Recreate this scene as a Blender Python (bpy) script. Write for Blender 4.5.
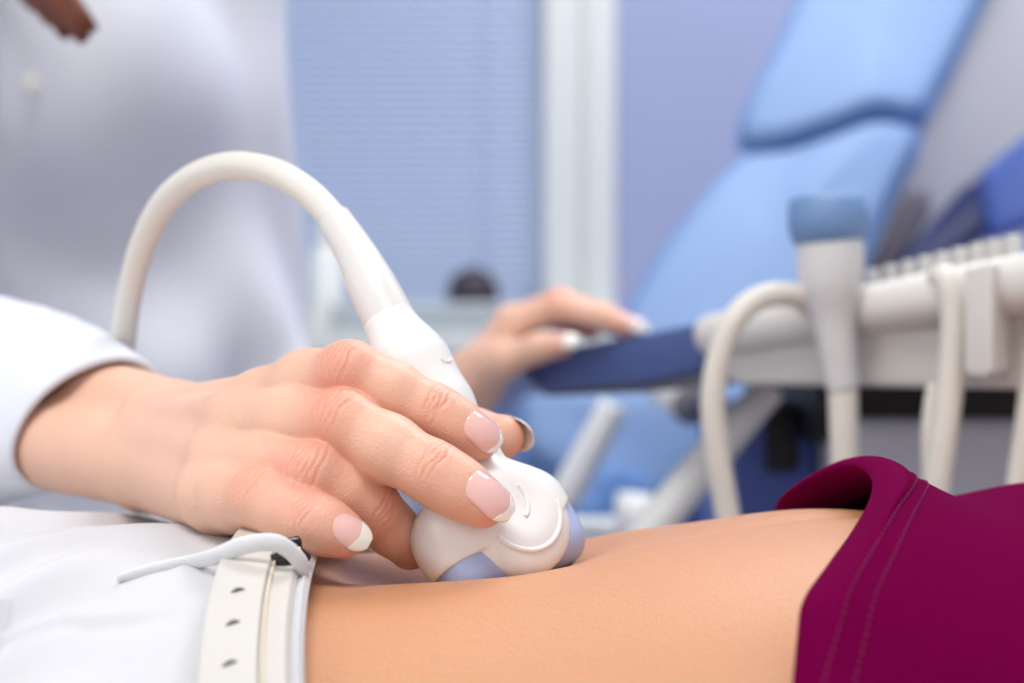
import bpy, bmesh, math, random
import numpy as np
from mathutils import Vector, Matrix

random.seed(7)
for o in list(bpy.data.objects):
    bpy.data.objects.remove(o, do_unlink=True)
SC = bpy.context.scene
COL = SC.collection
CZ = 0.95                      # camera height above the floor
FPX = 1422.2                   # focal length in pixels of a 1024 wide frame (50 mm lens)

# ------------------------------------------------------------------ camera
cam = bpy.data.cameras.new('camera')
cam.lens = 50.0
cam.sensor_width = 36.0
cam.clip_start = 0.02
cam.dof.use_dof = True
cam.dof.focus_distance = 0.432
cam.dof.aperture_fstop = 6.0
camo = bpy.data.objects.new('camera', cam)
COL.objects.link(camo)
camo.location = (0, 0, CZ)
camo.rotation_euler = (math.pi / 2, 0, 0)
SC.camera = camo

# ------------------------------------------------------------------ world, lights, exposure
wd = bpy.data.worlds.new('world')
SC.world = wd
wd.use_nodes = True
wd.node_tree.nodes['Background'].inputs[0].default_value = (0.955, 0.965, 1.0, 1)
wd.node_tree.nodes['Background'].inputs[1].default_value = 0.78

def area_light(name, loc, target, sx, sy, power, color):
    l = bpy.data.lights.new(name, 'AREA')
    l.shape = 'RECTANGLE'
    l.size, l.size_y = sx, sy
    l.energy = power
    l.color = color
    o = bpy.data.objects.new(name, l)
    COL.objects.link(o)
    o.location = loc
    d = Vector(target) - Vector(loc)
    o.rotation_euler = d.to_track_quat('-Z', 'Y').to_euler()
    return o
# two ceiling light panels and the daylight of the tall window in the left wall
area_light('ceiling_lamp_light', (-0.30, -0.30, 2.64), (-0.30, -0.30, 0), 1.2, 0.6, 24, (1.0, 0.98, 0.96))
area_light('ceiling_lamp_light', (0.7, 1.5, 2.64), (0.7, 1.5, 0), 1.2, 0.6, 25, (0.97, 0.98, 1.0))
area_light('window_daylight', (-1.95, -0.75, 1.75), (0.0, 0.6, 0.95), 1.3, 1.5, 11, (1.0, 0.98, 0.96))

vs = SC.view_settings
vs.view_transform = 'Standard'
vs.look = 'None'
vs.gamma = 1.0
vs.use_curve_mapping = False
vs.exposure = -0.08

# ------------------------------------------------------------------ helpers
def W(px, py, Y):
    """world point seen at image point px, py and lying Y metres in front of the camera"""
    return np.array([(px - 512.0) / FPX * Y, Y, CZ - (py - 341.5) / FPX * Y])

def s2l(c):
    return tuple(((v / 255.0) / 12.92 if v / 255.0 <= 0.04045 else ((v / 255.0 + 0.055) / 1.055) ** 2.4) for v in c)

def mat(name, rgb, rough=0.5, noise=0.0, nscale=40.0, bump=0.0, bscale=200.0, sss=0.0, sss_r=(1, .35, .2),
        sss_s=0.004, sheen=0.0, metal=0.0, spec=0.5, coat=0.0, rgb2=None, sheen_tint=None, trans=0.0, bdist=0.001):
    m = bpy.data.materials.new(name)
    m.use_nodes = True
    nt = m.node_tree
    b = nt.nodes['Principled BSDF']
    c1 = s2l(rgb)
    c2 = s2l(rgb2) if rgb2 else tuple(v * (1 - noise) for v in c1)
    tc = nt.nodes.new('ShaderNodeTexCoord')
    n = nt.nodes.new('ShaderNodeTexNoise')
    n.inputs['Scale'].default_value = nscale
    n.inputs['Detail'].default_value = 3
    nt.links.new(tc.outputs['Object'], n.inputs['Vector'])
    mx = nt.nodes.new('ShaderNodeMix')
    mx.data_type = 'RGBA'
    mx.inputs['A'].default_value = (*c1, 1)
    mx.inputs['B'].default_value = (*c2, 1)
    nt.links.new(n.outputs['Fac'], mx.inputs['Factor'])
    nt.links.new(mx.outputs['Result'], b.inputs['Base Color'])
    b.inputs['Roughness'].default_value = rough
    b.inputs['Metallic'].default_value = metal
    b.inputs['Specular IOR Level'].default_value = spec
    b.inputs['Coat Weight'].default_value = coat
    b.inputs['Coat Roughness'].default_value = 0.12
    if sss:
        b.inputs['Subsurface Weight'].default_value = sss
        b.inputs['Subsurface Radius'].default_value = sss_r
        b.inputs['Subsurface Scale'].default_value = sss_s
    if sheen:
        b.inputs['Sheen Weight'].default_value = sheen
        b.inputs['Sheen Roughness'].default_value = 0.4
        if sheen_tint:
            b.inputs['Sheen Tint'].default_value = (*s2l(sheen_tint), 1)
    if trans:
        b.inputs['Transmission Weight'].default_value = trans
    if bump:
        n2 = nt.nodes.new('ShaderNodeTexNoise')
        n2.inputs['Scale'].default_value = bscale
        n2.inputs['Detail'].default_value = 4
        nt.links.new(tc.outputs['Object'], n2.inputs['Vector'])
        bp = nt.nodes.new('ShaderNodeBump')
        bp.inputs['Strength'].default_value = bump
        bp.inputs['Distance'].default_value = bdist
        nt.links.new(n2.outputs['Fac'], bp.inputs['Height'])
        nt.links.new(bp.outputs['Normal'], b.inputs['Normal'])
    return m

def skin_mat(name, base, red, pale):
    """skin: base colour, redder knuckles and finger tips from the 'blush' layer, fine relief"""
    m = mat(name, base, rough=0.42, noise=0.07, nscale=60, sss=0.22, sss_s=0.0035, spec=0.45)
    nt = m.node_tree
    b = nt.nodes['Principled BSDF']
    old = b.inputs['Base Color'].links[0].from_socket
    at = nt.nodes.new('ShaderNodeAttribute')
    at.attribute_name = 'blush'
    m1 = nt.nodes.new('ShaderNodeMix')
    m1.data_type = 'RGBA'
    m1.inputs['B'].default_value = (*s2l(red), 1)
    nt.links.new(at.outputs['Fac'], m1.inputs['Factor'])
    nt.links.new(old, m1.inputs['A'])
    nt.links.new(m1.outputs['Result'], b.inputs['Base Color'])
    tc = nt.nodes.new('ShaderNodeTexCoord')
    v = nt.nodes.new('ShaderNodeTexVoronoi')
    v.inputs['Scale'].default_value = 1300
    n = nt.nodes.new('ShaderNodeTexNoise')
    n.inputs['Scale'].default_value = 420
    n.inputs['Detail'].default_value = 5
    ad = nt.nodes.new('ShaderNodeMath')
    ad.operation = 'ADD'
    nt.links.new(tc.outputs['Object'], v.inputs['Vector'])
    nt.links.new(tc.outputs['Object'], n.inputs['Vector'])
    nt.links.new(v.outputs['Distance'], ad.inputs[0])
    nt.links.new(n.outputs['Fac'], ad.inputs[1])
    bp = nt.nodes.new('ShaderNodeBump')
    bp.inputs['Strength'].default_value = 0.22
    bp.inputs['Distance'].default_value = 0.0006
    nt.links.new(ad.outputs[0], bp.inputs['Height'])
    nt.links.new(bp.outputs['Normal'], b.inputs['Normal'])
    return m

def link(o, parent=None, label=None, cat=None, group=None, kind=None):
    COL.objects.link(o)
    if parent is not None:
        o.parent = parent
        o.matrix_parent_inverse = Matrix.Identity(4)
        if parent.type == 'EMPTY':
            o.location = o.location - parent.location
        else:
            pl = parent.location.copy()
            if parent.parent:
                pl += parent.parent.location
            o.location = o.location - pl
    if label: o['label'] = label
    if cat: o['category'] = cat
    if group: o['group'] = group
    if kind: o['kind'] = kind
    return o

def thing(name, loc, label, cat, group=None, kind=None):
    o = bpy.data.objects.new(name, None)
    o.empty_display_size = 0.05
    o.location = Vector([float(v) for v in loc])
    return link(o, None, label, cat, group, kind)

def mesh_np(name, V, F, smooth=True):
    """V (n,3) array, F list of faces or (m,k) array"""
    me = bpy.data.meshes.new(name)
    V = np.asarray(V, dtype=np.float64)
    if isinstance(F, np.ndarray):
        m, k = F.shape
        me.vertices.add(len(V))
        me.vertices.foreach_set('co', V.astype(np.float32).ravel())
        me.loops.add(m * k)
        me.loops.foreach_set('vertex_index', F.astype(np.int32).ravel())
        me.polygons.add(m)
        me.polygons.foreach_set('loop_start', np.arange(0, m * k, k, dtype=np.int32))
        me.update(calc_edges=True)
        me.validate()
    else:
        me.from_pydata([tuple(v) for v in V], [], [tuple(f) for f in F])
        me.update()
    if smooth:
        me.polygons.foreach_set('use_smooth', np.ones(len(me.polygons), dtype=bool))
    return me

def obj(name, V, F, material, parent=None, smooth=True, **kw):
    """mesh object whose origin is the middle of its bottom; V in world coordinates"""
    V = np.asarray(V, dtype=np.float64)
    c = (V.min(0) + V.max(0)) / 2
    c[2] = V[:, 2].min()
    me = mesh_np(name, V - c, F, smooth)
    me.materials.append(material)
    o = bpy.data.objects.new(name, me)
    o.location = Vector([float(v) for v in c])
    return link(o, parent, **kw)

def fix_normals(me):
    bm = bmesh.new(); bm.from_mesh(me)
    bmesh.ops.recalc_face_normals(bm, faces=bm.faces)
    bm.to_mesh(me); bm.free()

def catmull(P, n):
    P = [np.asarray(p, float) for p in P]
    P = [2 * P[0] - P[1]] + P + [2 * P[-1] - P[-2]]
    out = []
    for i in range(1, len(P) - 2):
        p0, p1, p2, p3 = P[i - 1:i + 3]
        for k in range(n):
            t = k / n
            out.append(0.5 * (2 * p1 + (p2 - p0) * t + (2 * p0 - 5 * p1 + 4 * p2 - p3) * t * t + (3 * p1 - p0 - 3 * p2 + p3) * t ** 3))
    out.append(P[-2])
    return np.array(out)

def tube_vf(P, R, seg=20, flat=None, caps=True, up=(0, 0, 1)):
    """tube along points P with radii R; flat=(fa,fb) scales of the two section axes"""
    P = np.asarray(P, float)
    n = len(P)
    R = np.full(n, R) if np.isscalar(R) else np.asarray(R, float)
    T = np.gradient(P, axis=0)
    T /= np.linalg.norm(T, axis=1)[:, None]
    u = np.asarray(up, float)
    a = np.cross(T[0], u)
    if np.linalg.norm(a) < 1e-3: a = np.cross(T[0], (1, 0.1, 0))
    V = []
    fa, fb = flat if flat else (1, 1)
    for i in range(n):
        a = a - T[i] * a.dot(T[i])
        a /= np.linalg.norm(a)
        b = np.cross(T[i], a)
        for k in range(seg):
            th = 2 * math.pi * k / seg
            V.append(P[i] + R[i] * (fa * math.cos(th) * a + fb * math.sin(th) * b))
    F = []
    for i in range(n - 1):
        for k in range(seg):
            k2 = (k + 1) % seg
            F.append((i * seg + k, i * seg + k2, (i + 1) * seg + k2, (i + 1) * seg + k))
    if caps:
        F.append(tuple(range(seg - 1, -1, -1)))
        F.append(tuple((n - 1) * seg + k for k in range(seg)))
    return np.array(V), F

def tube(name, P, R, material, parent=None, n=8, seg=20, flat=None, spline=True, up=(0, 0, 1), **kw):
    P = [np.asarray(p, float) for p in P]
    if spline and len(P) > 2:
        if not np.isscalar(R):
            R = catmull([[r, 0, 0] for r in R], n)[:, 0]
        P = catmull(P, n)
    V, F = tube_vf(P, R, seg, flat, True, up)
    o = obj(name, V, F, material, parent, **kw)
    fix_normals(o.data)
    return o

def box_vf(lo, hi):
    x0, y0, z0 = lo; x1, y1, z1 = hi
    V = [(x0, y0, z0), (x1, y0, z0), (x1, y1, z0), (x0, y1, z0), (x0, y0, z1), (x1, y0, z1), (x1, y1, z1), (x0, y1, z1)]
    F = [(3, 2, 1, 0), (4, 5, 6, 7), (0, 1, 5, 4), (1, 2, 6, 5), (2, 3, 7, 6), (3, 0, 4, 7)]
    return np.array(V, float), F

def bevel(o, w, seg=3):
    bm = bmesh.new(); bm.from_mesh(o.data)
    bmesh.ops.recalc_face_normals(bm, faces=bm.faces)
    bmesh.ops.bevel(bm, geom=bm.edges[:], offset=w, segments=seg, profile=0.6, affect='EDGES', clamp_overlap=True)
    bm.to_mesh(o.data); bm.free()
    o.data.polygons.foreach_set('use_smooth', np.ones(len(o.data.polygons), dtype=bool))
    return o

def box(name, lo, hi, material, parent=None, bev=0.0, **kw):
    V, F = box_vf(lo, hi)
    o = obj(name, V, F, material, parent, smooth=False, **kw)
    if bev: bevel(o, bev)
    return o

def prism_pts(name, A, B, material, parent=None, bev=0.0, seg=3, **kw):
    """solid between two outlines A and B with the same number of points"""
    n = len(A)
    V = np.array(list(A) + list(B), float)
    F = [tuple(range(n - 1, -1, -1)), tuple(range(n, 2 * n))]
    for i in range(n):
        j = (i + 1) % n
        F.append((i, j, n + j, n + i))
    o = obj(name, V, F, material, parent, smooth=False, **kw)
    fix_normals(o.data)
    if bev: bevel(o, bev, seg)
    return o

# ------------------------------------------------------------------ signed distance modelling
class Field:
    def __init__(s, lo, hi, h):
        s.lo = np.asarray(lo, float); s.h = h
        s.n = np.ceil((np.asarray(hi, float) - s.lo) / h).astype(int) + 1
        s.ax = [s.lo[i] + h * np.arange(s.n[i]) for i in range(3)]
        s.d = np.full(s.n, 1.0, dtype=np.float32)
    def like(s):
        f = Field.__new__(Field); f.lo, f.h, f.n, f.ax = s.lo, s.h, s.n, s.ax
        f.d = np.full(s.n, 1.0, dtype=np.float32); return f
    def sub(s, lo, hi):
        i0 = np.clip(np.floor((np.asarray(lo) - s.lo) / s.h).astype(int), 0, s.n)
        i1 = np.clip(np.ceil((np.asarray(hi) - s.lo) / s.h).astype(int) + 1, 0, s.n)
        sl = tuple(slice(a, b) for a, b in zip(i0, i1))
        g = np.meshgrid(*[s.ax[i][sl[i]] for i in range(3)], indexing='ij')
        return sl, g
    def cap(s, a, b, ra, rb, k=0.002, n=None, f=1.0):
        """tapered capsule, flattened by f along n"""
        a = np.asarray(a, float); b = np.asarray(b, float)
        rm = max(ra, rb); pad = rm / min(f, 1.0) + 2 * k + 3 * s.h
        sl, (X, Y, Z) = s.sub(np.minimum(a, b) - pad, np.maximum(a, b) + pad)
        if X.size == 0: return s
        qx, qy, qz = X - a[0], Y - a[1], Z - a[2]
        ab = b - a
        if n is not None and f != 1.0:
            n = np.asarray(n, float) / np.linalg.norm(n)
            m = (qx * n[0] + qy * n[1] + qz * n[2]) * (1 / f - 1)
            qx, qy, qz = qx + m * n[0], qy + m * n[1], qz + m * n[2]
            ab = ab + n * (ab.dot(n) * (1 / f - 1))
        L = ab.dot(ab) + 1e-12
        t = np.clip((qx * ab[0] + qy * ab[1] + qz * ab[2]) / L, 0, 1)
        d = np.sqrt((qx - t * ab[0]) ** 2 + (qy - t * ab[1]) ** 2 + (qz - t * ab[2]) ** 2) - (ra + (rb - ra) * t)
        s.d[sl] = smin(s.d[sl], d.astype(np.float32), k)
        return s
    def chain(s, P, R, k=0.002, n=None, f=1.0):
        for i in range(len(P) - 1):
            s.cap(P[i], P[i + 1], R[i], R[i + 1], k, n, f)
        return s
    def ell(s, c, r, k=0.002, M=None, sub=False):
        c = np.asarray(c, float); r = np.asarray(r, float)
        pad = r.max() + 2 * k + 3 * s.h
        sl, (X, Y, Z) = s.sub(c - pad, c + pad)
        if X.size == 0: return s
        q = np.stack([X - c[0], Y - c[1], Z - c[2]], -1)
        if M is not None: q = q @ np.asarray(M, float).T
        l = np.sqrt(((q / r) ** 2).sum(-1)); l2 = np.sqrt(((q / r ** 2) ** 2).sum(-1)) + 1e-9
        d = (l * (l - 1) / l2).astype(np.float32)
        s.d[sl] = -smin(-s.d[sl], d, k) if sub else smin(s.d[sl], d, k)
        return s
    def rbox(s, c, half, r, k=0.002, M=None, sub=False):
        """rounded box"""
        c = np.asarray(c, float); half = np.asarray(half, float)
        pad = np.linalg.norm(half) + 2 * k + 3 * s.h
        sl, (X, Y, Z) = s.sub(c - pad, c + pad)
        if X.size == 0: return s
        q = np.stack([X - c[0], Y - c[1], Z - c[2]], -1)
        if M is not None: q = q @ np.asarray(M, float).T
        q = np.abs(q) - (half - r)
        d = (np.linalg.norm(np.maximum(q, 0), axis=-1) + np.minimum(q.max(-1), 0) - r).astype(np.float32)
        s.d[sl] = -smin(-s.d[sl], d, k) if sub else smin(s.d[sl], d, k)
        return s
    def sample(s, P):
        q = (np.asarray(P) - s.lo) / s.h
        i = np.clip(np.floor(q).astype(int), 0, s.n - 2); t = q - i
        v = 0
        for dx in (0, 1):
            for dy in (0, 1):
                for dz in (0, 1):
                    w = (t[:, 0] if dx else 1 - t[:, 0]) * (t[:, 1] if dy else 1 - t[:, 1]) * (t[:, 2] if dz else 1 - t[:, 2])
                    v = v + w * s.d[i[:, 0] + dx, i[:, 1] + dy, i[:, 2] + dz]
        return v
    def grad(s, P):
        e = s.h * 0.75; g = []
        for k in range(3):
            o = np.zeros(3); o[k] = e
            g.append((s.sample(P + o) - s.sample(P - o)) / (2 * e))
        return np.stack(g, -1)
    def mesh(s, relax=2):
        d = s.d; ins = d < 0
        nx, ny, nz = d.shape
        c = [ins[i:nx - 1 + i, j:ny - 1 + j, k:nz - 1 + k] for i in (0, 1) for j in (0, 1) for k in (0, 1)]
        sm = sum(x.astype(np.int8) for x in c)
        cell = (sm > 0) & (sm < 8)
        idx = np.full(cell.shape, -1, dtype=np.int64)
        I = np.argwhere(cell)
        idx[cell] = np.arange(len(I))
        acc = np.zeros((len(I), 3)); cnt = np.zeros(len(I))
        cor = [(0, 0, 0), (1, 0, 0), (0, 1, 0), (1, 1, 0), (0, 0, 1), (1, 0, 1), (0, 1, 1), (1, 1, 1)]
        for a in range(8):
            for ax_ in range(3):
                if cor[a][ax_]: continue
                b = list(cor[a]); b[ax_] = 1
                da = d[I[:, 0] + cor[a][0], I[:, 1] + cor[a][1], I[:, 2] + cor[a][2]]
                db = d[I[:, 0] + b[0], I[:, 1] + b[1], I[:, 2] + b[2]]
                x = (da < 0) != (db < 0)
                t = np.where(x, da / np.where(x, da - db, 1), 0)
                p = np.repeat(np.array([cor[a]], float), len(I), 0)
                p[:, ax_] += t
                acc[x] += p[x]; cnt[x] += 1
        V = s.lo + s.h * (I + acc / cnt[:, None])
        F = []
        for ax_ in range(3):
            sl0 = [slice(None)] * 3; sl1 = [slice(None)] * 3
            sl0[ax_] = slice(0, -1); sl1[ax_] = slice(1, None)
            A = ins[tuple(sl0)]; B = ins[tuple(sl1)]
            E = np.argwhere(A != B)
            o1, o2 = [(1, 2), (2, 0), (0, 1)][ax_]
            E = E[(E[:, o1] > 0) & (E[:, o2] > 0) & (E[:, o1] < d.shape[o1] - 1) & (E[:, o2] < d.shape[o2] - 1)]
            fl = A[E[:, 0], E[:, 1], E[:, 2]]
            q = []
            for (u, v) in ((-1, -1), (0, -1), (0, 0), (-1, 0)):
                e = E.copy(); e[:, o1] += u; e[:, o2] += v
                q.append(idx[e[:, 0], e[:, 1], e[:, 2]])
            q = np.stack(q, -1)
            q[~fl] = q[~fl][:, ::-1]
            F.append(q)
        F = np.concatenate(F); F = F[(F >= 0).all(1)]
        for _ in range(relax):
            N = np.zeros_like(V); n = np.zeros(len(V))
            for a in range(4):
                b = (a + 1) % 4
                np.add.at(N, F[:, a], V[F[:, b]]); np.add.at(n, F[:, a], 1)
                np.add.at(N, F[:, b], V[F[:, a]]); np.add.at(n, F[:, b], 1)
            V = 0.4 * V + 0.6 * N / np.maximum(n, 1)[:, None]
            g = s.grad(V); gg = (g ** 2).sum(-1) + 1e-6
            st = np.clip(s.sample(V) / gg, -s.h, s.h)
            V = V - g * st[:, None]
        return V, F

def smin(a, b, k):
    h = np.maximum(k - np.abs(a - b), 0) / k
    return np.minimum(a, b) - h * h * k * 0.25

def vnormals(V, F):
    n = np.cross(V[F[:, 2]] - V[F[:, 0]], V[F[:, 3]] - V[F[:, 1]])
    N = np.zeros_like(V)
    for a in range(4): np.add.at(N, F[:, a], n)
    return N / (np.linalg.norm(N, axis=1)[:, None] + 1e-12)

def unit(v):
    v = np.asarray(v, float); return v / np.linalg.norm(v)
# ------------------------------------------------------------------ materials
M = {}
M['skin'] = skin_mat('pale_skin', (234, 188, 163), (222, 116, 90), None)
M['tan'] = skin_mat('tan_skin', (205, 147, 108), (190, 125, 84), None)
M['nail'] = mat('pink_nail', (246, 194, 186), rough=0.12, noise=0.05, coat=0.8, sss=0.15, sss_s=0.002)
M['nail_white'] = mat('white_nail_tip', (250, 244, 234), rough=0.15, coat=0.8, sss=0.15, sss_s=0.002)
M['coat'] = mat('white_coat_cotton', (220, 223, 232), rough=0.85, bump=0.25, bscale=900, sheen=0.2, noise=0.03)
M['hair'] = mat('auburn_hair', (120, 58, 34), rough=0.4, noise=0.5, nscale=90)
M['white_pl'] = mat('white_probe_plastic', (238, 236, 233), rough=0.28, spec=0.5, noise=0.01, sss=0.05, sss_s=0.002)
M['grey_pl'] = mat('pale_grey_rubber', (222, 218, 214), rough=0.42, noise=0.02)
M['lav_pl'] = mat('lavender_lens_plastic', (172, 186, 226), rough=0.3, noise=0.03)
M['cable'] = mat('ivory_cable', (226, 221, 211), rough=0.4, noise=0.03)
M['denim'] = mat('white_denim', (206, 206, 209), rough=0.85, bump=0.5, bscale=1400, noise=0.03, sheen=0.15, bdist=0.0004)
M['lit_denim'] = mat('lit_white_denim', (222, 222, 224), rough=0.85, bump=0.3, bscale=1400, noise=0.02, bdist=0.0004)  # denim lightened in colour to offset the shade on the belt loop
M['belt'] = mat('white_leather', (208, 204, 196), rough=0.38, noise=0.03, bump=0.1, bscale=500)
M['belt_edge'] = mat('cream_belt_edge', (226, 216, 196), rough=0.5, noise=0.06)
M['slit'] = mat('dark_slit', (84, 78, 80), rough=0.7)
M['metal'] = mat('dark_buckle_metal', (70, 66, 66), rough=0.25, metal=0.9)
M['chrome'] = mat('chrome', (205, 205, 210), rough=0.2, metal=1.0)
M['shirt'] = mat('magenta_jersey', (104, 0, 58), rough=0.95, bump=0.5, bscale=1500, noise=0.2, nscale=300, spec=0.02, sheen=0.12, sheen_tint=(210, 0, 130), bdist=0.0005)
M['stitch'] = mat('magenta_thread', (118, 6, 74), rough=0.8)

# ------------------------------------------------------------------ the room
RM = {}
RM['wall'] = mat('lavender_wall_paint', (162, 170, 206), rough=0.8, noise=0.04, nscale=8, bump=0.1, bscale=150)
RM['white_wall'] = mat('white_wall_paint', (228, 230, 236), rough=0.8, noise=0.03, nscale=6)
RM['floor'] = mat('grey_blue_vinyl', (176, 184, 200), rough=0.45, noise=0.12, nscale=30)
RM['ceil'] = mat('white_ceiling_paint', (238, 238, 238), rough=0.9, noise=0.02)
RM['frame'] = mat('white_window_plastic', (226, 230, 228), rough=0.35, noise=0.02)
RM['glass'] = mat('window_glass', (225, 236, 245), rough=0.02, trans=1.0)
RM['slat'] = mat('blue_blind_slat', (184, 200, 230), rough=0.6, noise=0.05)
RM['lamp'] = bpy.data.materials.new('lamp_diffuser'); RM['lamp'].use_nodes = True
b_ = RM['lamp'].node_tree.nodes['Principled BSDF']; b_.inputs['Emission Color'].default_value = (1, 0.97, 0.93, 1); b_.inputs['Emission Strength'].default_value = 2.5
WY = 2.45                                       # the back wall stands here
X0, X1, XW0, XW1 = -2.0, 2.4, -1.05, 0.178      # room sides, window opening with its frame
ZS, ZH, CE = CZ + 0.014, 2.15, 2.70
box('floor', (X0, -1.6, -0.06), (X1, WY + 0.2, 0.0), RM['floor'], kind='structure')
box('ceiling', (X0, -0.7, CE), (X1, WY + 0.2, CE + 0.06), RM['ceil'], kind='structure')
# back wall around the window opening
Vw_ = []; Fw_ = []
for lo, hi in (((X0, WY, 0), (XW0, WY + 0.2, CE)), ((XW1, WY, 0), (X1, WY + 0.2, CE)), ((XW0, WY, 0), (XW1, WY + 0.2, ZS)), ((XW0, WY, ZH), (XW1, WY + 0.2, CE))):
    v, f = box_vf(lo, hi); Fw_ += [tuple(i + len(Vw_) for i in q) for q in f]; Vw_ += list(v)
obj('wall_back', Vw_, Fw_, RM['wall'], smooth=False, kind='structure')
box('wall_right', (X1, 0.6, 0), (X1 + 0.1, WY + 0.2, CE), RM['wall'], kind='structure')
box('baseboard_back', (X0, WY - 0.015, 0), (X1, WY, 0.08), RM['frame'], kind='structure')
box('trim_1', (XW0 - 0.05, WY - 0.24, ZS - 0.035), (XW1 + 0.03, WY + 0.02, ZS), RM['frame'], bev=0.006, kind='structure', label='white window sill')
win = thing('window_1', ((XW0 + XW1) / 2, WY + 0.05, ZS), 'tall window with a white frame behind blue blinds', 'window', kind='structure')
for nm, lo, hi in (('frame_post', (XW1 - 0.122, WY - 0.03, ZS), (XW1 - 0.062, WY + 0.08, ZH)), ('frame_post', (XW1 - 0.054, WY - 0.02, ZS), (XW1, WY + 0.08, ZH)),
                   ('frame_post', (XW1 - 0.064, WY - 0.012, ZS), (XW1 - 0.052, WY + 0.06, ZH)),
                   ('frame_post', (XW0, WY - 0.02, ZS), (XW0 + 0.07, WY + 0.08, ZH)), ('frame_rail', (XW0, WY - 0.02, ZH - 0.07), (XW1, WY + 0.08, ZH)), ('frame_rail', (XW0, WY - 0.01, ZS), (XW1, WY + 0.08, ZS + 0.04))):
    box(nm, lo, hi, RM['frame'], win, bev=0.006)
box('pane', (XW0 + 0.06, WY + 0.05, ZS + 0.02), (XW1 - 0.11, WY + 0.056, ZH - 0.06), RM['glass'], win)
bx0, bx1 = XW0 + 0.075, XW1 - 0.125
blind = thing('window_blind', ((bx0 + bx1) / 2, WY + 0.01, ZS + 0.04), 'light blue venetian blind with fine horizontal slats covering the window', 'blind')
sv, sf = [], []
ns_ = 7
for k in range(ns_):                             # one gently curved slat
    t = -1 + 2 * k / (ns_ - 1)
    yy = 0.0035 * t; zz = 0.0078 * t
    sv += [((bx1 - bx0) / -2, yy - 0.0012 * (1 - t * t), zz), ((bx1 - bx0) / 2, yy - 0.0012 * (1 - t * t), zz)]
for k in range(ns_ - 1): sf.append((2 * k, 2 * k + 1, 2 * k + 3, 2 * k + 2))
smesh = mesh_np('slat', np.array(sv), sf); smesh.materials.append(RM['slat'])
zz = ZS + 0.045
first = True
while zz < ZH - 0.08:
    so = bpy.data.objects.new('slat', smesh)
    so.location = ((bx0 + bx1) / 2, WY + 0.012, zz)
    link(so, blind); zz += 0.0142
box('head_rail', (bx0, WY - 0.005, ZH - 0.085), (bx1, WY + 0.03, ZH - 0.06), RM['frame'], blind, bev=0.003)
box('bottom_rail', (bx0, WY + 0.002, ZS + 0.031), (bx1, WY + 0.022, ZS + 0.040), RM['slat'], blind, bev=0.002)
for xx in (bx0 + 0.15, (bx0 + bx1) / 2, bx1 - 0.10):
    tube('cord', [(xx, WY + 0.003, ZS + 0.035), (xx, WY + 0.003, ZH - 0.07)], 0.001, RM['slat'], blind, seg=6)
for i, (cx, cy) in enumerate(((-0.30, -0.30), (0.7, 1.5))):
    L = thing('ceiling_lamp', (cx, cy, CE - 0.05), ('flat ceiling lamp panel above the doctor', 'flat ceiling lamp panel above the blue chair')[i], 'lamp')
    box('lamp_frame', (cx - 0.63, cy - 0.33, CE - 0.035), (cx + 0.63, cy + 0.33, CE), RM['frame'], L, bev=0.004)
    box('diffuser', (cx - 0.6, cy - 0.3, CE - 0.039), (cx + 0.6, cy + 0.3, CE - 0.034), RM['lamp'], L)
# left wall with its tall window opening that lets the daylight in
Vw_ = []; Fw_ = []
for lo, hi in (((X0 - 0.1, 0.10, 0), (X0, WY + 0.2, CE)), ((X0 - 0.1, -1.6, 0), (X0, 0.10, 0.9)), ((X0 - 0.1, -1.6, 2.55), (X0, 0.10, CE))):
    v, f = box_vf(lo, hi); Fw_ += [tuple(i + len(Vw_) for i in q) for q in f]; Vw_ += list(v)
obj('wall_left', Vw_, Fw_, RM['white_wall'], smooth=False, kind='structure')

# ------------------------------------------------------------------ couch and stool
RM['couch'] = mat('blue_couch_vinyl', (120, 150, 205), rough=0.45, noise=0.05)
RM['steel'] = mat('white_steel', (222, 224, 228), rough=0.35, metal=0.2)
RM['sheet'] = mat('white_paper_sheet', (236, 238, 242), rough=0.8, noise=0.03, bump=0.3, bscale=60)
cz_ = CZ - 0.291
couch = thing('examination_couch', (-0.1, 0.43, 0), 'padded examination couch under the lying person', 'couch')
box('mattress', (-1.15, 0.16, cz_ - 0.085), (0.98, 0.625, cz_ - 0.004), RM['couch'], couch, bev=0.02)
box('paper_sheet', (-1.10, 0.158, cz_ - 0.004), (0.94, 0.622, cz_ - 0.0005), RM['sheet'], couch)
box('couch_frame', (-1.10, 0.20, cz_ - 0.125), (0.93, 0.60, cz_ - 0.085), RM['steel'], couch, bev=0.008)
for xx in (-1.0, 0.83):
    for yy in (0.23, 0.57):
        tube('leg', [(xx, yy, 0), (xx, yy, cz_ - 0.12)], 0.018, RM['steel'], couch, seg=16)
stool = thing('stool', (-0.37, 1.06, 0), 'round swivel stool under the person in the white coat', 'stool')
sz = CZ - 0.32 - 0.125
tube('seat', [(-0.37, 1.06, sz - 0.075), (-0.37, 1.06, sz - 0.065), (-0.37, 1.06, sz - 0.015), (-0.37, 1.06, sz)], [0.15, 0.175, 0.175, 0.15], RM['couch'], stool, seg=40, spline=False)
tube('post', [(-0.37, 1.06, 0.06), (-0.37, 1.06, sz - 0.07)], 0.025, RM['steel'], stool, seg=20)
for k in range(5):
    a = 2 * math.pi * k / 5
    e = (-0.37 + 0.24 * math.cos(a), 1.06 + 0.24 * math.sin(a))
    f_ = tube('foot', [(-0.37, 1.06, 0.085), (e[0], e[1], 0.055)], [0.022, 0.016], RM['steel'], stool, seg=12)
    tube('castor', [(e[0] - 0.012, e[1], 0.025), (e[0] + 0.012, e[1], 0.025)], 0.025, RM['couch'], f_, seg=16)

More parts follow.
